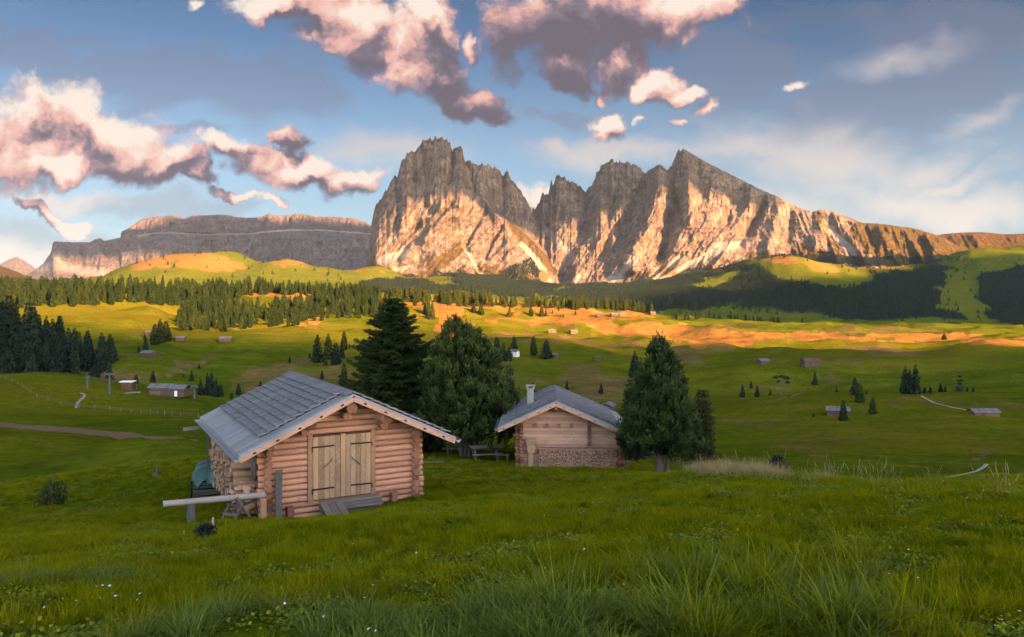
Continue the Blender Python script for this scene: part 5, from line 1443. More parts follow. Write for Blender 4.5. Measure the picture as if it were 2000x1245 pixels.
def scatter(name, P, rot, scale, idx, coll, **tags):
    """one object: a mesh of points whose geometry nodes set an instance on each"""
    me = bpy.data.meshes.new(name); n = len(P)
    me.vertices.add(n); me.vertices.foreach_set('co', np.ascontiguousarray(P, np.float32).ravel())
    a = me.attributes.new('rotv', 'FLOAT_VECTOR', 'POINT'); a.data.foreach_set('vector', np.ascontiguousarray(rot, np.float32).ravel())
    a = me.attributes.new('sc', 'FLOAT_VECTOR', 'POINT'); a.data.foreach_set('vector', np.ascontiguousarray(scale, np.float32).ravel())
    a = me.attributes.new('idx', 'INT', 'POINT'); a.data.foreach_set('value', np.ascontiguousarray(idx, np.int32))
    o = bpy.data.objects.new(name, me); COL.objects.link(o)
    ng = bpy.data.node_groups.new(name + '_scatter', 'GeometryNodeTree')
    ng.interface.new_socket('Geometry', in_out='INPUT', socket_type='NodeSocketGeometry'); ng.interface.new_socket('Geometry', in_out='OUTPUT', socket_type='NodeSocketGeometry')
    gi = ng.nodes.new('NodeGroupInput'); go = ng.nodes.new('NodeGroupOutput')
    ip = ng.nodes.new('GeometryNodeInstanceOnPoints'); ci = ng.nodes.new('GeometryNodeCollectionInfo')
    ci.inputs[0].default_value = coll; ci.inputs['Separate Children'].default_value = True; ci.inputs['Reset Children'].default_value = True
    ip.inputs['Pick Instance'].default_value = True
    def at(nm, ty):
        q = ng.nodes.new('GeometryNodeInputNamedAttribute'); q.data_type = ty; q.inputs[0].default_value = nm; return q.outputs[0]
    L = ng.links.new
    L(gi.outputs[0], ip.inputs['Points']); L(ci.outputs[0], ip.inputs['Instance']); L(at('idx', 'INT'), ip.inputs['Instance Index'])
    er = ng.nodes.new('FunctionNodeEulerToRotation'); L(at('rotv', 'FLOAT_VECTOR'), er.inputs[0]); L(er.outputs[0], ip.inputs['Rotation'])
    L(at('sc', 'FLOAT_VECTOR'), ip.inputs['Scale']); L(ip.outputs[0], go.inputs[0])
    m = o.modifiers.new('scatter', 'NODES'); m.node_group = ng
    for k, v in tags.items(): o[k] = v
    return o

# ------------------------------------------------------------------ trees of the middle distance
MID = []
for i in range(7):
    v, f, t = conifer_mesh('m', 100 + i, 900, None, rmax=(.17, .2, .15, .19, .22, .16, .18)[i], power=(.8, .7, .9, .62, .72, .8, .66)[i], csize=.085, round_=(0, .25, 0, .45, .3, .1, .5)[i])
    MID.append((v, f, t))
def mid_tree(i, mat):
    v, f, t = MID[i]
    o = np_mesh('conifer', v, f, mat, False, dict(tint=t), link=False); return o.data
MESH = {(i, m): mid_tree(i, M[m]) for i in range(7) for m in ('conifer', 'conifer_lit', 'conifer_dark')}
MESH_L = mid_tree(3, M['larch'])
def tree_obj(name, mesh, loc, h, wid=1.0, **tags):
    o = bpy.data.objects.new(name, mesh); COL.objects.link(o); o.location = loc
    o.scale = (h * wid, h * wid, h); o.rotation_euler = (0, 0, random.random() * 6.28)
    for k, v in tags.items(): o[k] = v
    return o
FOREST = []        # (h_px, loc, height m, variant, mat, width, zone)
def in_poly(x, y, P):
    c = False; n = len(P)
    for i in range(n):
        x1, y1 = P[i]; x2, y2 = P[(i + 1) % n]
        if (y1 > y) != (y2 > y) and x < (x2 - x1) * (y - y1) / (y2 - y1) + x1: c = not c
    return c
def forest_px(poly, n, h0, h1, mat, zone, ymin=120, ymax=1700, sep=2.7, rnd=random.Random(5)):
    xs = [p[0] for p in poly]; ys = [p[1] for p in poly]; got = []
    for _ in range(n * 12):
        if len(got) >= n: break
        x, y = rnd.uniform(min(xs), max(xs)), rnd.uniform(min(ys), max(ys))
        if not in_poly(x, y, poly) or any((x - a) ** 2 + ((y - b) * 1.6) ** 2 < sep * sep for a, b in got): continue
        got.append((x, y)); g_ = ground_at(x, y, ymin, ymax); hp = rnd.uniform(h0, h1)
        FOREST.append((hp, g_, hp * g_.y / F, rnd.randrange(7), mat, rnd.uniform(.85, 1.2), zone))
def forest_xy(p0, p1, Y0_, Y1_, n, hf, mat, zone, rnd=random.Random(6)):
    for _ in range(n):
        x, Y_ = rnd.uniform(p0, p1), rnd.uniform(Y0_, Y1_); g_ = at_depth(x, Y_); hp = hf(x) * rnd.uniform(.75, 1.12)
        FOREST.append((hp, g_, hp * Y_ / F, rnd.randrange(7), mat, rnd.uniform(.85, 1.15), zone))
Z1 = ('ridge', 'conifer of the dense wood along the left skyline ridge', 'conifers of the left ridge wood')
Z2 = ('patch', 'conifer of the compact wood on the sunny slope left of the big spruce', 'conifers of the sunny slope wood')
Z3 = ('dark', 'dark conifer of the shaded wood at the left edge behind the green knoll', 'dark conifers at the left edge')
Z4 = ('row', 'sunlit conifer of the long row beyond the orange meadow', 'sunlit conifers beyond the orange meadow')
Z5 = ('row2', 'shaded conifer of the dark row at the far end of the right meadow', 'dark conifers at the far end of the meadow')
forest_px([(-60,602),(-60,570),(290,572),(292,592),(150,600)], 230, 27, 37, 'conifer', Z1)
forest_px([(285,574),(360,574),(425,590),(330,603),(288,596)], 60, 27, 38, 'conifer', Z1)
forest_px([(350,570),(520,566),(520,578),(430,589),(380,592)], 95, 20, 29, 'conifer', Z1)
forest_px([(346,649),(350,614),(390,600),(455,594),(505,608),(532,626),(500,641),(420,651)], 150, 21, 30, 'conifer', Z2)
forest_px([(518,641),(530,604),(600,588),(700,578),(740,600),(740,622),(650,624),(580,637)], 190, 19, 28, 'conifer', Z2)
forest_px([(500,567),(742,572),(742,588),(620,578),(500,574)], 110, 17, 24, 'conifer', Z1)
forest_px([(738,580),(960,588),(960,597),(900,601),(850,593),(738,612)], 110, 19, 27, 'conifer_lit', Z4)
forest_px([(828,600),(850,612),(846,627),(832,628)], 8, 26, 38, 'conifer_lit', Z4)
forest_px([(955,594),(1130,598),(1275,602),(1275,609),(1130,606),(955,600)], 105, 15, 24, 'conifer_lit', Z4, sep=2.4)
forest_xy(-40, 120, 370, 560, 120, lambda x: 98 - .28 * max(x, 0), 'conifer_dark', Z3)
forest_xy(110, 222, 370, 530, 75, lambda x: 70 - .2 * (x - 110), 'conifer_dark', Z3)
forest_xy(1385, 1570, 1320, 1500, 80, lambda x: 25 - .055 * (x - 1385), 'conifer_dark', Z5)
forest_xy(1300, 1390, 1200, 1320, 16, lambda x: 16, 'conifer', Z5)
FOREST.sort(key=lambda q: -q[0])

TREES = [ # px, base row, height px, variant, material, width, label, group
 (172,692,38,3,'conifer_dark',1.2,'rounded dark conifer standing free above the shaded wood at left'),
 (194,730,56,1,'conifer_dark',1.0,'tall dark conifer at the right end of the shaded wood'),
 (212,718,26,0,'conifer_dark',1.0,'last small dark conifer right of the shaded wood'),
 (284,687,27,1,'conifer_dark',1.1,'small dark conifer just above the grey brown hay hut'),
 (283,664,14,0,'conifer_dark',1.1,'tiny conifer left of the reddish hut'),
 (303,674,40,3,'conifer',1.3,'left and darkest tree of the rounded clump behind the reddish hut'),
 (313,670,46,5,'conifer',1.3,'tallest tree in the middle of the rounded clump on the left hillside'),
 (324,667,38,3,'conifer',1.5,'rightmost broad tree of the rounded clump on the left hillside'),
 (271,690,15,0,'conifer_dark',1.1,'tiny conifer in the ravine left of the hay hut'),
 (389,722,10,1,'conifer_dark',1.4,'tiny conifer on the brown eroded slope above the chalet'),
 (374,745,20,0,'conifer_dark',1.4,'small dark conifer above and right of the chalet roof'),
 (299,748,21,3,'conifer_dark',1.4,'dark bushy conifer directly behind the chalet roof'),
 (266,750,18,3,'conifer_dark',1.4,'dark bush behind the lift station'),
 (358,738,7,0,'conifer_dark',1.5,'tiny bush on the brown slope left of the small conifer'),
 (392,772,30,1,'conifer_dark',1.2,'leftmost conifer of the dark clump right of the chalet'),
 (405,773,42,2,'conifer_dark',1.0,'tallest conifer of the dark clump right of the chalet'),
 (413,774,43,5,'conifer_dark',1.1,'second tall conifer of the dark clump right of the chalet'),
 (422,776,36,0,'conifer_dark',1.2,'right hand conifer of the dark clump right of the chalet'),
 (431,776,26,1,'conifer_dark',1.2,'last low conifer of the dark clump right of the chalet'),
 (466,773,23,3,'conifer_dark',1.2,'lone conifer on the brown slope left of the cabin ridge'),
 (509,757,11,3,'conifer_dark',1.5,'small bush just above the left slope of the cabin roof'),
 (452,780,12,3,'conifer_dark',1.5,'low bush beside the lone conifer left of the cabin ridge'),
 (566,709,13,0,'conifer_dark',1.3,'small conifer alone at the edge of the brown slope above the cabin'),
 (605,701,11,1,'conifer_dark',1.3,'tiny conifer left of the clump above the cabin'),
 (620,709,53,5,'conifer',1.3,'broad left conifer of the clump above the cabin roof'),
 (641,703,50,1,'conifer',1.1,'tall middle conifer of the clump above the cabin roof'),
 (656,712,42,3,'conifer_dark',1.3,'bluish front conifer of the clump above the cabin roof'),
 (668,701,30,0,'conifer_dark',1.1,'slim conifer at the right of the clump above the cabin roof'),
 (672,684,36,3,'conifer',1.1,'rounded conifer behind the right end of the clump above the cabin'),
 (636,714,16,3,'conifer_lit',1.4,'low light green bush at the foot of the clump above the cabin'),
 (683,680,7,3,'conifer_dark',1.5,'tiny bush right of the clump above the cabin'),
 (629,742,19,0,'conifer_dark',1.2,'small pointed conifer just behind the cabin ridge'),
 (672,748,37,3,'conifer_dark',1.2,'dark conifer between the cabin ridge and the big spruce'),
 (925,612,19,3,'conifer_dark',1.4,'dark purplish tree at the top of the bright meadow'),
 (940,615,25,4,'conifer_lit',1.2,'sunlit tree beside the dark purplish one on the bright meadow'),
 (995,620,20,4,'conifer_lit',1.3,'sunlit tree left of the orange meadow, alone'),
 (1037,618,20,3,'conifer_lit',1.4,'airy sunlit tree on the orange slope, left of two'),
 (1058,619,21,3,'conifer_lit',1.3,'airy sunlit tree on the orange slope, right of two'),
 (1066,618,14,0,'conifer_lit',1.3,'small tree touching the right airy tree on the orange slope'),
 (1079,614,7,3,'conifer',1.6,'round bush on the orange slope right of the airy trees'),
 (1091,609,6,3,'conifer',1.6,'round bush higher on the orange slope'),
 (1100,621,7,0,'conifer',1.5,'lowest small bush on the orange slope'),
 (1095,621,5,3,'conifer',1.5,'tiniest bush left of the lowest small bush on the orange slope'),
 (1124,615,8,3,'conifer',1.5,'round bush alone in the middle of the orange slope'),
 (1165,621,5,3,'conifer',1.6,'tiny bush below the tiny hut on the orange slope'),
 (970,702,42,3,'conifer_dark',1.2,'dark conifer left of the white house, touching the big double pine'),
 (983,704,34,1,'conifer_dark',1.2,'middle dark conifer left of the white house'),
 (994,706,26,3,'conifer_dark',1.4,'low dark conifer in front of the white house'),
 (1004,682,24,4,'conifer_dark',1.3,'dark conifer behind the white house'),
 (1042,694,36,3,'conifer',1.15,'slender green conifer between the white house and the dark spruce'),
 (1067,701,37,4,'conifer_dark',1.5,'broad dark spruce hiding part of a grey hut'),
 (1040,773,26,4,'conifer_dark',1.3,'conifer behind the chimney of the timber cabin'),
 (1107,762,19,3,'conifer_dark',1.1,'small narrow conifer right of the timber cabin ridge'),
 (1174,770,22,0,'conifer_dark',1.3,'pointed conifer on the brown slope above the weathered barn'),
 (1240,727,40,1,'conifer_dark',1.3,'dark conifer showing behind the left side of the big right pine'),
 (1308,601,23,4,'conifer_lit',1.3,'tall sunlit conifer at the right end of the row beyond the orange meadow'),
 (1340,605,15,3,'conifer_lit',1.4,'sunlit tree left in the small group right of the bright row'),
 (1350,606,16,3,'conifer_lit',1.4,'sunlit tree in the middle of the small group right of the bright row'),
 (1359,606,15,4,'conifer_lit',1.3,'sunlit tree right in the small group right of the bright row'),
 (1371,608,11,3,'conifer_lit',1.7,'round tree by itself right of the small bright group'),
 (1321,625,13,0,'conifer_dark',1.3,'left conifer of the dark pair below the bright group'),
 (1338,626,12,0,'conifer_dark',1.3,'middle conifer of the dark pair row below the bright group'),
 (1345,626,11,1,'conifer_dark',1.3,'right conifer of the dark row below the bright group'),
 (1361,624,19,3,'conifer_dark',1.2,'rounded dark tree at the left of the dark far row'),
 (1450,777,26,0,'conifer_dark',1.3,'left and tallest of three conifers on the crest right of the big pine'),
 (1467,760,15,0,'conifer_dark',1.2,'smallest and farthest of three conifers right of the big pine'),
 (1479,776,23,0,'conifer_dark',1.25,'right hand one of three conifers right of the big pine'),
 (1504,773,11,0,'conifer_dark',1.4,'tiny conifer beside the bare leaning tree'),
 (1592,752,25,5,'conifer_dark',1.2,'lone conifer below the long dark barn'),
 (1634,767,10,0,'conifer_dark',1.5,'tiny conifer on the crest between lone conifer and leaning pair'),
 (1670,772,34,4,'conifer_dark',1.3,'rear conifer of the overlapping pair on the crest'),
 (1679,786,37,3,'conifer',1.35,'front conifer of the overlapping pair on the crest'),
 (1692,770,8,0,'conifer_dark',1.7,'low bush right of the overlapping pair'),
 (1705,809,33,3,'conifer',1.25,'pale green rounded conifer right of the hut with the spruce'),
 (1647,822,39,1,'conifer',1.2,'spruce in front of the grey roofed hut'),
 (1589,816,9,3,'conifer',1.3,'tiny conifer in the pasture left of the grey roofed hut'),
 (1768,769,52,1,'conifer_dark',1.0,'left conifer of the big dark clump on the right crest'),
 (1777,770,46,2,'conifer_dark',1.25,'middle conifer of the big dark clump on the right crest'),
 (1788,770,55,5,'conifer_dark',1.15,'right and tallest conifer of the big dark clump on the right crest'),
 (1806,769,13,3,'conifer_dark',1.5,'small bush right of the big dark clump on the crest'),
 (1817,768,14,0,'conifer_dark',1.4,'second small conifer right of the big dark clump'),
 (1837,766,17,1,'conifer_dark',1.4,'small conifer, left of a close pair on the right crest'),
 (1846,766,12,0,'conifer_dark',1.4,'smaller conifer, right of a close pair on the right crest'),
 (1874,764,10,3,'conifer_dark',1.6,'bushy foot of the ragged tree on the right crest'),
 (1889,765,10,3,'conifer_dark',1.4,'small bush right of the ragged tree'),
 (1901,766,11,0,'conifer_dark',1.4,'last small conifer toward the right edge on the crest'),
 (1844,664,12,3,'conifer',2.2,'round bush alone at the sunny edge of the right meadow'),
 (2003,640,14,3,'conifer_dark',1.6,'dark tree cut by the right edge at the far meadow'),
 (38,634,7,3,'conifer_dark',1.7,'small round bush above the shaded wood at left'),
]
for (px, py, hp, vi, mt, wd, lab) in TREES:
    g_ = ground_at(px, py, 60)
    tree_obj('conifer' if hp > 12 else 'small_conifer', MESH[(vi, mt)], g_, hp * g_.y / F, wd, label=lab, category='tree', group='conifers scattered over the pasture')
g_ = ground_at(665, 606, 300); tree_obj('larch', MESH_L, g_, 23 * g_.y / F, 1.2, label='golden orange larch among the green conifers of the sunny wood', category='tree')
# bare leaning pine and the ragged one on the right crest
def ragged(px, py, hp, label, lean, tops):
    g_ = ground_at(px, py, 60); h = hp * g_.y / F; t_ = thing('ragged_tree', g_, 0, label=label, category='tree')
    mb = MB(); pts = [Vector((0, 0, -.3)), Vector((lean * .3, 0, h * .3)), Vector((lean, 0, h * .6)), Vector((lean * .9, .1, h * .97))]
    mb.tube(pts, [h * .03, h * .024, h * .017, h * .004], 7, .9)
    for k, (x, z, r) in enumerate(tops): mb.tube([pts[2] * .9, Vector((x * h, 0, z * h))], [h * .013, h * .004], 5, .9)
    mb.build('trunk', M['bark'], t_)
    V = []; Fc = []; T_ = []; o = 0; rr = np.random.default_rng(int(px))
    for (x, z, r) in tops:
        n = 150; q = unit(rr.standard_normal((n, 3))) * (rr.random((n, 1)) ** .4) * np.array([r, r * .8, r * .45]) * h + np.array([x * h, 0, z * h])
        D = unit(rr.standard_normal((n, 3)) + [0, 0, .2]); U = unit(np.cross(D, rr.standard_normal((n, 3)))); s = np.full(n, h * .055)
        v, f = cards(q, D, U, s, s * .45, rr); V.append(v); Fc.append(f + o); o += len(v); T_.append(rr.random(n))
    np_mesh('crown', np.concatenate(V), np.concatenate(Fc), M['conifer_dark'], False, dict(tint=np.concatenate(T_)), t_)
ragged(1524, 772, 38, 'pale bare trunked tree with a sparse flat crown on the right crest', 2.0, [(-.22, .92, .18), (.1, .95, .2), (.32, .88, .2), (.38, .66, .13), (-.1, .7, .1)])
ragged(1874, 765, 31, 'ragged tree with separate tiers of branches on the right crest', .1, [(0, .93, .10), (.05, .68, .2), (0, .45, .15), (.05, .2, .33), (-.05, .08, .35)])
ragged(1567, 769, 16, 'thin bare dead tree on the crest right of the leaning tree', .1, [(.02, .95, .05)])

NIND = 300 - len(TREES)
for hp, g_, h, vi, mt, wd, zn in FOREST[:NIND]:
    tree_obj('forest_conifer', MESH[(vi, mt)], g_, h, wd, label=zn[1], category='tree', group=zn[2])
rest = FOREST[NIND:]
fc = {}
cmid = bpy.data.collections.new('forest_sources')
order = []
for mi, mt in enumerate(('conifer', 'conifer_lit', 'conifer_dark')):
    for i in range(7):
        o = bpy.data.objects.new('src_%02d' % (mi * 7 + i), MESH[(i, mt)]); cmid.objects.link(o)
def zone_scatter(z, lab):
    q = [r_ for r_ in rest if r_[6][0] in z]
    if not q: return
    P = np.array([tuple(r_[1]) for r_ in q]); n = len(q)
    scatter('forest', P, np.stack([np.zeros(n), np.zeros(n), RNG.random(n) * 6.28], 1), np.array([(r_[2] * r_[5], r_[2] * r_[5], r_[2]) for r_ in q]),
            np.array([('conifer', 'conifer_lit', 'conifer_dark').index(r_[4]) * 7 + r_[3] for r_ in q]), cmid, kind='stuff', label=lab, category='forest')
zone_scatter(('ridge',), 'rest of the dense conifer wood along the left ridge below the long mesa')
zone_scatter(('patch', 'row', 'row2', 'dark'), 'rest of the sunny conifer woods between the left hillside and the orange meadow')

# ------------------------------------------------------------------ far forests on the mountain foot
cfar = bpy.data.collections.new('far_sources')
for i in range(4):
    v, f, t = conifer_mesh('f', 300 + i, 130, None, rmax=.2 + .03 * i, power=.8, csize=.2, trunk=False); src('far_%d' % i, v, f, t, M['conifer_dark'], cfar)
for i in range(2):
    v, f, t = conifer_mesh('f', 330 + i, 130, None, rmax=.24, power=.75, csize=.2, trunk=False); src('far_%d' % (4 + i), v, f, t, M['conifer'], cfar)
def far_forest():
    n = 330000
    px = RNG.uniform(-150, 2200, n); Y = np.sqrt(RNG.uniform(1750 ** 2, 5300 ** 2, n)); x = (px - CX) / F * Y
    m0 = wood_at(px, Y * 0 + 0, x, Y)
    z = H(x, Y); py = HZ - F * z / Y
    w, k = wood_at(px, py, x, Y), 0
    keep = RNG.random(n) < np.clip((w + (fbm(x / 90, Y / 90, 3, 71) - .5) * .9 - .38) * 3.2, .004 + .05 * (w > .1), 1)
    keep &= (py < 660)
    x, Y, z, px = x[keep], Y[keep], z[keep], px[keep]
    P = [np.stack([x, Y, z - .5], 1)]
    # and up onto the lower rock aprons
    for V, PX, PY, tests in MTN_FEET:
        sel = RNG.random(len(V)) < tests
        if sel.any(): P.append(V[sel] + RNG.uniform(-4, 4, (int(sel.sum()), 3)) * [1, 1, .2])
    P = np.concatenate(P); n = len(P)
    print('far trees', n)
    h = RNG.uniform(11, 21, n) * (1 - .35 * sstep(4200, 5000, P[:, 1]))
    scatter('forest', P, np.stack([np.zeros(n), np.zeros(n), RNG.random(n) * 6.28], 1), np.stack([h, h, h], 1), (RNG.random(n) * 6).astype(int), cfar,
            kind='stuff', label='dark conifer forest covering the slopes below the rocky peaks', category='forest')
far_forest()
# ------------------------------------------------------------------ near trees
def near_trunks(mb, stems):
    for (x0, y0, x1, y1, h, r) in stems:
        k = 9; pts = []; rad = []
        for i in range(k + 1):
            t = i / k; pts.append(Vector((x0 + (x1 - x0) * t + .03 * math.sin(5 * t + x0 * 9), y0 + (y1 - y0) * t + .03 * math.cos(4 * t), -.35 + (h + .35) * t)))
            rad.append(r * (1.25 - .25 * min(1, t * 6)) * (1 - t * .93))
        mb.tube(pts, rad, 10, .5, True, .05)
def tufts(C, A, nn, L, wd, rng, spread=.55):
    """needle bundles: C centres (n,3), A axis (n,3); nn needles each"""
    n = len(C); C2 = np.repeat(C, nn, 0); A2 = np.repeat(A, nn, 0); m = n * nn
    along = np.tile(np.linspace(0, 1, nn), n)[:, None]
    Lr = np.repeat(L, nn)
    D = unit(A2 * (.55 + .6 * along) + spread * unit(rng.standard_normal((m, 3))))
    P = C2 + A2 * (along - .3) * (Lr[:, None] * .75)
    U = unit(np.cross(D, rng.standard_normal((m, 3))))
    ln = Lr * rng.uniform(.55, .9, m)
    v, f = cards(P, D, U, ln, np.full(m, wd) * rng.uniform(.7, 1.3, m), rng)
    return v, f, along[:, 0]
def stone_pine(name, lobes, stems, seed, loc, ntuft, label, base=.1, mat='pine', nsub=34, tl=.19, wd=.016, nn=10):
    """crown of upright needle tufts grouped in clusters on a lumpy hull; lobes: (x, y, z0, z1, rmax)"""
    r = np.random.default_rng(seed)
    t_ = thing(name, loc, 0, label=label, category='tree')
    mb = MB(); near_trunks(mb, stems)
    Cs = []; As = []; Ts = []
    ncl = ntuft // nsub
    core = []
    vol = np.array([(l[3] - l[2]) * l[4] for l in lobes]); vol = vol / vol.sum()
    for li, (lx, ly, z0, z1, rm) in enumerate(lobes):
        n = int(ncl * vol[li]); h = r.random(n) ** .9
        prof = np.clip(np.sin(np.clip(.16 + h * .84, 0, 1) ** .72 * math.pi), 0, 1) ** .62
        an = r.random(n) * 2 * math.pi; fr = np.where(r.random(n) < .28, r.uniform(.25, .75, n), r.uniform(.86, 1.04, n))
        lump = 1 + .16 * np.sin(3 * an + h * 7 + seed) + .12 * np.sin(5 * an - h * 15)
        rad = rm * 1.12 * prof * fr * lump
        cx = lx + np.cos(an) * rad; cy = ly + np.sin(an) * rad; cz = z0 + (z1 - z0) * h
        out = np.stack([np.cos(an), np.sin(an), np.zeros(n)], 1)
        for k in range(0, n, 9):     # limbs reach from the stem into the crown
            st = stems[li % len(stems)]; zz = max(.6, cz[k] - .25 * rad[k] - .25); q = min(1, zz / st[4])
            bx, by = st[0] + (st[2] - st[0]) * q, st[1] + (st[3] - st[1]) * q
            mb.tube([(bx, by, zz), ((bx + cx[k]) / 2, (by + cy[k]) / 2, (zz + cz[k]) / 2 - .1), (cx[k], cy[k], cz[k])], [.045, .03, .012], 6, .4)
        m = n * nsub
        c = np.repeat(np.stack([cx, cy, cz], 1), nsub, 0); o = np.repeat(out, nsub, 0)
        sz = np.repeat(r.uniform(.75, 1.25, n), nsub)[:, None]
        off = r.standard_normal((m, 3)) * [.085, .085, .19] * sz
        P = c + off + o * (.10 - .25 * np.abs(off[:, 2:3]))
        A = unit(np.array([0, 0, .95]) + o * r.uniform(.1, .75, (m, 1)) + .28 * r.standard_normal((m, 3)) + off * [1.2, 1.2, 0])
        Cs.append(P); As.append(A); Ts.append((np.repeat(r.uniform(0, 1, n), nsub) * .25 + .60 * np.clip(.42 + off[:, 2] * 2.4, 0, 1) + .15 * r.random(m)) * np.repeat(np.where(fr > .8, 1, .25), nsub))  # painted shading: tint lit at plume tops, dark inside the crown
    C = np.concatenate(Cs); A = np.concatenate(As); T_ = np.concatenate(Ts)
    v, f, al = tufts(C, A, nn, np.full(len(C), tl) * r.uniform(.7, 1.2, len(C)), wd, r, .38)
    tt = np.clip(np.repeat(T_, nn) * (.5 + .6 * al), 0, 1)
    mb.build('trunk', M['bark'], t_)
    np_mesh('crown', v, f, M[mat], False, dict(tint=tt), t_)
    return t_
def spruce(name, H_, R_, seed, loc, label, mat='spruce', nw=66, wd=.024, dens=1.25, base=.06, pw=.62):
    r = np.random.default_rng(seed); t_ = thing(name, loc, 0, label=label, category='tree')
    mb = MB(); near_trunks(mb, [(0, 0, 0, 0, H_, .17)])
    C = []; D_ = []; T_ = []
    for w in range(nw):
        h = base + (1 - base) * (w / nw) ** 1.05; z = h * H_ + r.standard_normal() * .05
        prof = (1 - h) ** pw * (.74 + .46 * r.random())
        nb = int((7 + 6 * (1 - h)) * 1.2)
        for b in range(nb):
            an = 2 * math.pi * (b + r.random() * .7) / nb + w * .7; L = R_ * prof * r.uniform(.6, 1.15) * (1 + .18 * math.sin(2 * an + seed + h * 5)) + min(.12, R_ * .12)
            d2 = np.array([math.cos(an), math.sin(an)]); s = np.array([-d2[1], d2[0]])
            m = max(3, int(L / .075 * dens)); t = np.linspace(.12, 1, m)
            # bough droops then lifts at its tip; side twigs hang from it
            dr = r.uniform(.12, .5); zz = z + L * (-dr * t + r.uniform(.1, .35) * t ** 3.0) + .15 * (1 - h)
            if L > .5 and r.random() < .25: mb.tube([(0, 0, z), (d2[0] * L * .5, d2[1] * L * .5, z - L * .15), (d2[0] * L * .95, d2[1] * L * .95, z - L * .13)], [.03, .018, .005], 5, .3)
            for side in (-1, 0, 1):
                reach = (L * .34 * (1 - t) + (.10 if H_ > 2 else .02)) if side else 0 * t
                kk = 3 if side else 1
                for q in range(kk):
                    fr = (q + .6) / kk
                    P = np.stack([d2[0] * L * t + side * s[0] * reach * fr, d2[1] * L * t + side * s[1] * reach * fr, zz - reach * fr * .45], 1) + r.standard_normal((m, 3)) * .025
                    dv = np.array([d2[0] + side * s[0] * .8, d2[1] + side * s[1] * .8, -.25])
                    C.append(P); D_.append(np.repeat(unit(dv)[None], m, 0)); T_.append(np.clip(.15 + .75 * t * r.uniform(.6, 1) + .1 * r.standard_normal(m), 0, 1))
    C = np.concatenate(C); D_ = np.concatenate(D_); T_ = np.concatenate(T_)
    v, f, al = tufts(C, D_, 3, np.full(len(C), .16 if H_ > 2 else H_ * .2), wd, r, .5)
    mb.build('trunk', M['bark'], t_)
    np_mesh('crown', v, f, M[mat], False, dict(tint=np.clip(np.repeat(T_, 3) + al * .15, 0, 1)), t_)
    return t_
g1 = at_depth(767, 46.5); spruce('spruce', 9.35, 3.1, 5, g1, 'tall dark spruce behind the right slope of the log cabin roof', pw=.50, dens=1.35)
g2 = at_depth(915, 44.5)
stone_pine('stone_pine', [(-.75, 0, 1.5, 7.85, 1.55), (.15, .2, 1.4, 7.4, 1.6), (.95, -.1, 1.1, 6.3, 1.5), (-1.25, .1, 1.2, 5.2, 1.25), (.3, -.5, 1.0, 4.2, 1.7)],
           [(-.42, 0, -.7, 0, 7.2, .12), (-.18, .1, 0, .2, 7.0, .13), (.02, -.05, .2, 0, 6.4, .12), (.38, 0, 1.0, -.1, 5.8, .12)], 3, g2, 25000,
           'broad double crowned stone pine with several trunks between the two cabins')
g3 = ground_at(1290, 912, 25, 60); g3 = at_depth(1292, 37.6)
stone_pine('stone_pine', [(-.12, 0, 1.15, 6.35, 1.15), (-.70, .1, 1.0, 4.3, .98), (.62, 0, 1.0, 4.3, .98), (.1, -.3, 1.0, 3.3, 1.25), (.0, 0, 2.2, 5.6, 1.15)],
           [(-.16, 0, -.1, 0, 5.8, .15), (.04, .05, -.4, .1, 4.5, .12), (.27, 0, .5, 0, 4.5, .12)], 8, g3, 23000,
           'tall pointed stone pine standing right of the timber cabin')
g4 = at_depth(1372, 47); spruce('spruce', 6.3, 1.1, 15, Vector((g4.x, g4.y, g4.z)), 'narrow dark spruce at the right edge of the tall pointed pine', 'spruce', 34, .02, .8)
g5 = at_depth(1243, 52); spruce('spruce', 6.9, 1.05, 25, Vector((g5.x, g5.y, g5.z)), 'slim dark spruce half hidden behind the left side of the pointed pine', 'conifer_dark', 34, .02, .8)
# saplings
g_ = ground_at(103, 988, 15, 60)
stone_pine('sapling', [(-.09, 0, .12, .62, .17), (.11, 0, .15, .52, .15)], [(-.03, 0, -.1, 0, .6, .02), (.04, 0, .13, 0, .5, .018)], 31, g_, 460, 'small bushy pine sapling alone in the meadow at the far left', nsub=12, tl=.12, wd=.006, nn=12)
g_ = ground_at(1518, 909, 15, 60); spruce('sapling', .55, .15, 41, g_, 'small conifer sapling among the tall dry grass on the right crest', 'conifer_dark', 9, .012, 1.6)
g_ = ground_at(402, 1052, 10, 40); spruce('sapling', .20, .13, 42, g_, 'tiny conifer seedling at the foot of two pale stakes', 'conifer_dark', 5, .008, 2.0)

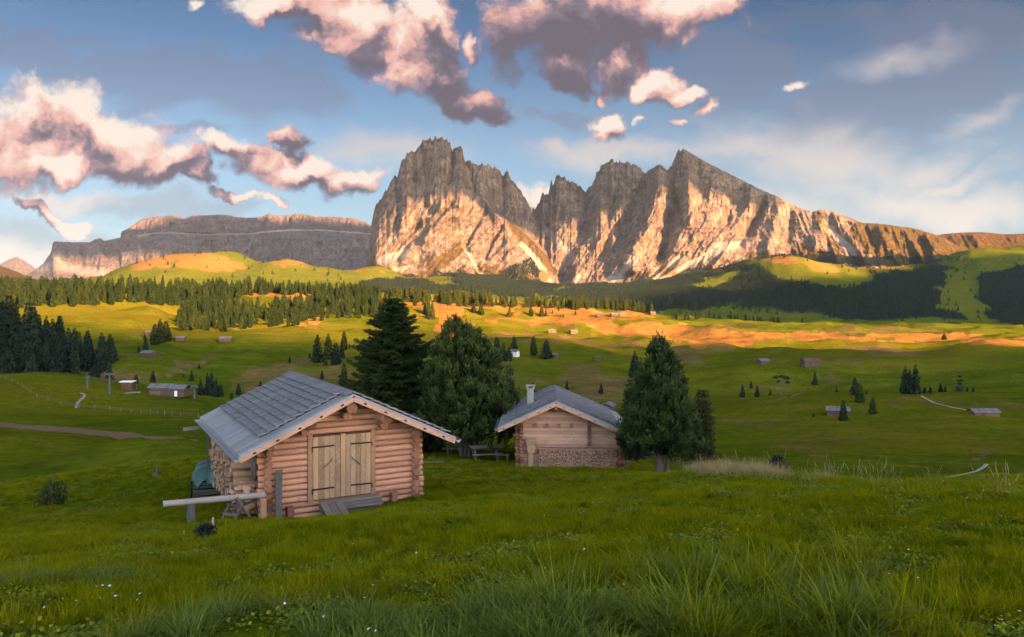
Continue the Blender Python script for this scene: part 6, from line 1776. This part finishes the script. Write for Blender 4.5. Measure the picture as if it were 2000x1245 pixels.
# ------------------------------------------------------------------ grass
def blade_clump(seed, n, rad, hmin, hmax, wd, lean=.5, curl=.5, upright=0, seeds=False):
    r = np.random.default_rng(seed); S = 4
    an = r.random(n) * 6.283; rr = rad * np.sqrt(r.random(n)); bx, by = rr * np.cos(an), rr * np.sin(an)
    la = an + r.standard_normal(n) * .9; L = r.uniform(hmin, hmax, n); ln = lean * (.3 + r.random(n)); cu = curl * r.uniform(.2, 1.2, n)
    V = []; Fc = []; T_ = []
    side = np.stack([-np.sin(la), np.cos(la)], 1)
    for k in range(S + 1):
        t = k / S; hor = L * (ln * t + cu * t * t * .6); z = L * t * np.clip(1 - .35 * (ln + cu) * t, .2, 1)
        w = wd * (1 - t) ** .7 * (.9 + .3 * (k == 1))
        if seeds and k >= S - 1: w = wd * (2.0 if k == S - 1 else .6)
        cx, cy = bx + np.cos(la) * hor, by + np.sin(la) * hor
        for s in (-1, 1): V.append(np.stack([cx + s * side[:, 0] * w, cy + s * side[:, 1] * w, z], 1))
    V = np.stack(V, 1).reshape(-1, 3); m = 2 * (S + 1)
    base = (np.arange(n) * m)[:, None]
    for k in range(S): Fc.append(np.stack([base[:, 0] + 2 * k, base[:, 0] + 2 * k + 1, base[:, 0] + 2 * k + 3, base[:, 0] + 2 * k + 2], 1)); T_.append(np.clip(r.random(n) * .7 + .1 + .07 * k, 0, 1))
    return V, np.concatenate(Fc), np.concatenate(T_)
def clover_clump(seed, n, rad, s):
    r = np.random.default_rng(seed); an = r.random(n) * 6.283; rr = rad * np.sqrt(r.random(n))
    C = np.stack([rr * np.cos(an), rr * np.sin(an), r.uniform(.015, .06, n)], 1)
    a2 = r.random(n) * 6.28; D = unit(np.stack([np.cos(a2), np.sin(a2), r.uniform(-.3, .5, n)], 1)); U = unit(np.cross(D, [0, 0, 1.0] + .4 * r.standard_normal((n, 3))))
    sz = s * r.uniform(.6, 1.3, n); v, f = cards(C, D, U, sz, sz * .42, r); return v, f, r.random(n)
cg = bpy.data.collections.new('grass_sources')
k = 0
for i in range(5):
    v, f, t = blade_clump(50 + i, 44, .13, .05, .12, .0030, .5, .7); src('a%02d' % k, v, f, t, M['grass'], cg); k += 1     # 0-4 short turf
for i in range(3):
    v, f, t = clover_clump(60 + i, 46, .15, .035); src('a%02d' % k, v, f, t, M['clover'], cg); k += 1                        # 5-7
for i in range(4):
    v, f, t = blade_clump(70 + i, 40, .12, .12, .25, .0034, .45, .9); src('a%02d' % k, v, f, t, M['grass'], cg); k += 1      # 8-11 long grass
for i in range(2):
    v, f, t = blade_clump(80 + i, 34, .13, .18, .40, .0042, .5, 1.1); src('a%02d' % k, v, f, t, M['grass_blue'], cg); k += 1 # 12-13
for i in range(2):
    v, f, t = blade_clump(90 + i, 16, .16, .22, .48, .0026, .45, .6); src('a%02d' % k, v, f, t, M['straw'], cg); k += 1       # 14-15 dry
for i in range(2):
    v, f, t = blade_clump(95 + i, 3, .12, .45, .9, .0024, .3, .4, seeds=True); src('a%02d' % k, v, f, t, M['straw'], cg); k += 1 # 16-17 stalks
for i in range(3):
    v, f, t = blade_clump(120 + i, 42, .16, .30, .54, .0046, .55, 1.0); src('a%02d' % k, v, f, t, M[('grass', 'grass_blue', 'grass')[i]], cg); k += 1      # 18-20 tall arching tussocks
def grass_points():
    P = []; IDX = []; S_ = []; rg = np.random.default_rng(77)
    for (a, b, dn) in ((4.2, 8, 95), (8, 12, 80), (12, 18, 52), (18, 27, 34), (27, 42, 15), (42, 75, 5)):
        area = .72 * (b * b - a * a); n = int(area * dn)
        Y = np.sqrt(rg.uniform(a * a, b * b, n)); px = rg.uniform(-60, 2060, n); x = (px - CX) / F * Y
        big = fbm(x / 2.2, Y / 2.2, 3, 90); pt = fbm(x / .7, Y / .7, 3, 93); z = H(x, Y)
        py = HZ - F * z / Y
        # long grass: bottom right, lip of the crest, scattered tussocks
        lng = sstep(.5, .62, pt + .42 * ell(px, py, [(1350,1215,420,75,2),(1700,1235,330,60),(1080,1225,140,50,0,.7),(820,1235,200,30,0,.5),(330,1200,260,30,0,.35),(1600,1010,500,30,0,.25),(900,1020,300,40,0,.3)]) + .06)
        lng = np.maximum(lng * (pt > .40), ell(px, py, [(1440,930,200,16,4),(1700,945,330,18)]) * (pt > .5) * (Y < 26))
        lng = lng * (rg.random(n) < .85)
        lng2 = ell(px, py, [(1350,1215,430,80,2),(1720,1240,300,50)]) * (pt > .42)
        idx = rg.integers(0, 5, n)
        cl = (fbm(x / .9 + 30, Y / .9, 2, 97) > .56) & (rg.random(n) < .75); idx[cl] = rg.integers(5, 8, int(cl.sum()))
        lg = (np.maximum(lng, lng2) > .5); idx[lg] = rg.integers(8, 12, int(lg.sum()))
        bl = lg & (fbm(x / 1.3, Y / 1.3, 2, 99) > .52) & (py > 1140); idx[bl] = rg.integers(12, 14, int(bl.sum()))
        tus = (ell(px, py, [(1500,1215,430,75,3),(1330,1150,140,45,0,.8),(1650,1130,160,40,10,.8)]) > .4) & (Y < 9.5) & (rg.random(n) < .15) & (pt > .42); idx[tus] = rg.integers(18, 21, int(tus.sum()))
        dryz = ell(px, py, [(1400,915,80,16,6,1.2),(1480,925,60,9,8,.9),(1600,938,40,8,0,.45),(1720,930,25,14,0,.4),(360,888,14,6)]) * (Y < 34) * (Y > 17)
        dz = dryz > rg.random(n) * 1.0 + .25 * (px > 1540); idx[dz] = rg.integers(14, 16, int(dz.sum()))
        sc_ = rg.uniform(.7, 1.35, n) * (1 + .35 * sstep(18, 50, Y))
        sc_ = np.where(lg, sc_ * (.75 + .5 * lng2), sc_)
        # the ground stays short and worn round the cabins
        lx = (x - C0.x) * .8725 + (Y - C0.y) * .4886; ly = -(x - C0.x) * .4886 + (Y - C0.y) * .8725
        ins = (lx > -.12) & (lx < W + .12) & (ly > -.1) & (ly < DP + .1)
        ins |= (x > D0.x) & (x < D0.x + W2_) & (Y > D0.y - .45) & (Y < D0.y + DP2)
        door = (lx > .2) & (lx < 4.4) & (ly > -1.7) & (ly < 0)
        sc_ = np.where(door, sc_ * .45, sc_)
        idx = np.where(door & (idx > 7), 2, idx)
        bare = fbm(x / 1.1, Y / 1.1, 3, 111) > .70
        kp = ~ins & ~(bare & (rg.random(n) < .8))
        P.append(np.stack([x, Y, z - .012], 1)[kp]); IDX.append(idx[kp]); S_.append(sc_[kp])
    # seed stalks on the crest
    st = []
    for (px, Yc, sp, m) in ((1590, 19.5, 38, 26), (1620, 20.5, 30, 20), (1712, 18.5, 16, 34), (1730, 19, 34, 22), (1815, 17.5, 22, 20), (1975, 15, 40, 26), (1510, 21, 60, 14), (1680, 19, 40, 14), (1960, 14, 30, 12), (1560, 22, 60, 16), (1900, 18, 60, 10), (1440, 22, 60, 14)):
        for _ in range(m // 3): st.append((rg.normal(px, sp * .9), Yc + rg.normal(0, .7)))
    st = np.array(st); x = (st[:, 0] - CX) / F * st[:, 1]
    P.append(np.stack([x, st[:, 1], H(x, st[:, 1])], 1)); IDX.append(rg.integers(16, 18, len(x))); S_.append(rg.uniform(.5, 1.1, len(x)))
    P = np.concatenate(P); IDX = np.concatenate(IDX); S_ = np.concatenate(S_); n = len(P); print('grass', n)
    rot = np.stack([rg.normal(0, .08, n), rg.normal(0, .08, n), rg.random(n) * 6.283], 1)
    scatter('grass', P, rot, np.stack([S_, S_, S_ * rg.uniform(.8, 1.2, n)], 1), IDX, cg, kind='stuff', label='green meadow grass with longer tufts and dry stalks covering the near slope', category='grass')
grass_points()
# little flowers
cf = bpy.data.collections.new('flower_sources')
for i, mt in enumerate(('petal', 'petal_y')):
    r = np.random.default_rng(5 + i); k = 9; a = np.linspace(0, 2 * math.pi, k, endpoint=False)
    D = np.stack([np.cos(a), np.sin(a), np.full(k, .1)], 1); U = np.stack([-np.sin(a), np.cos(a), np.zeros(k)], 1)
    v, f = cards(np.repeat([[0, 0, .09]], k, 0), D, U, np.full(k, .011), np.full(k, .003), r); src('fl%d' % i, v, f, r.random(k), M[mt], cf)
def flowers():
    rg = np.random.default_rng(12); q = []
    for (px, py, sp, m) in ((230, 1180, 60, 16), (130, 1215, 40, 5), (520, 1200, 200, 10), (400, 1060, 120, 6), (1700, 965, 160, 14), (1850, 955, 80, 14), (1300, 1010, 200, 10), (1130, 1080, 60, 8), (980, 1090, 200, 8), (1960, 1235, 30, 6), (1660, 1120, 260, 10), (250, 1000, 120, 8)):
        for _ in range(m): q.append((rg.normal(px, sp), rg.normal(py, sp * .22)))
    pts = [ground_at(a, min(b, 1260), 4, 40) for a, b in q]; P = np.array([tuple(p) for p in pts]); n = len(P)
    s = rg.uniform(.7, 1.5, n); rot = np.stack([rg.normal(.25, .3, n), rg.normal(0, .3, n), rg.random(n) * 6.28], 1)
    scatter('flowers', P, rot, np.stack([s, s, s * 1.2], 1), (rg.random(n) < .2).astype(int), cf, kind='stuff', label='tiny white and yellow meadow flowers dotted through the near grass', category='flowers')
flowers()
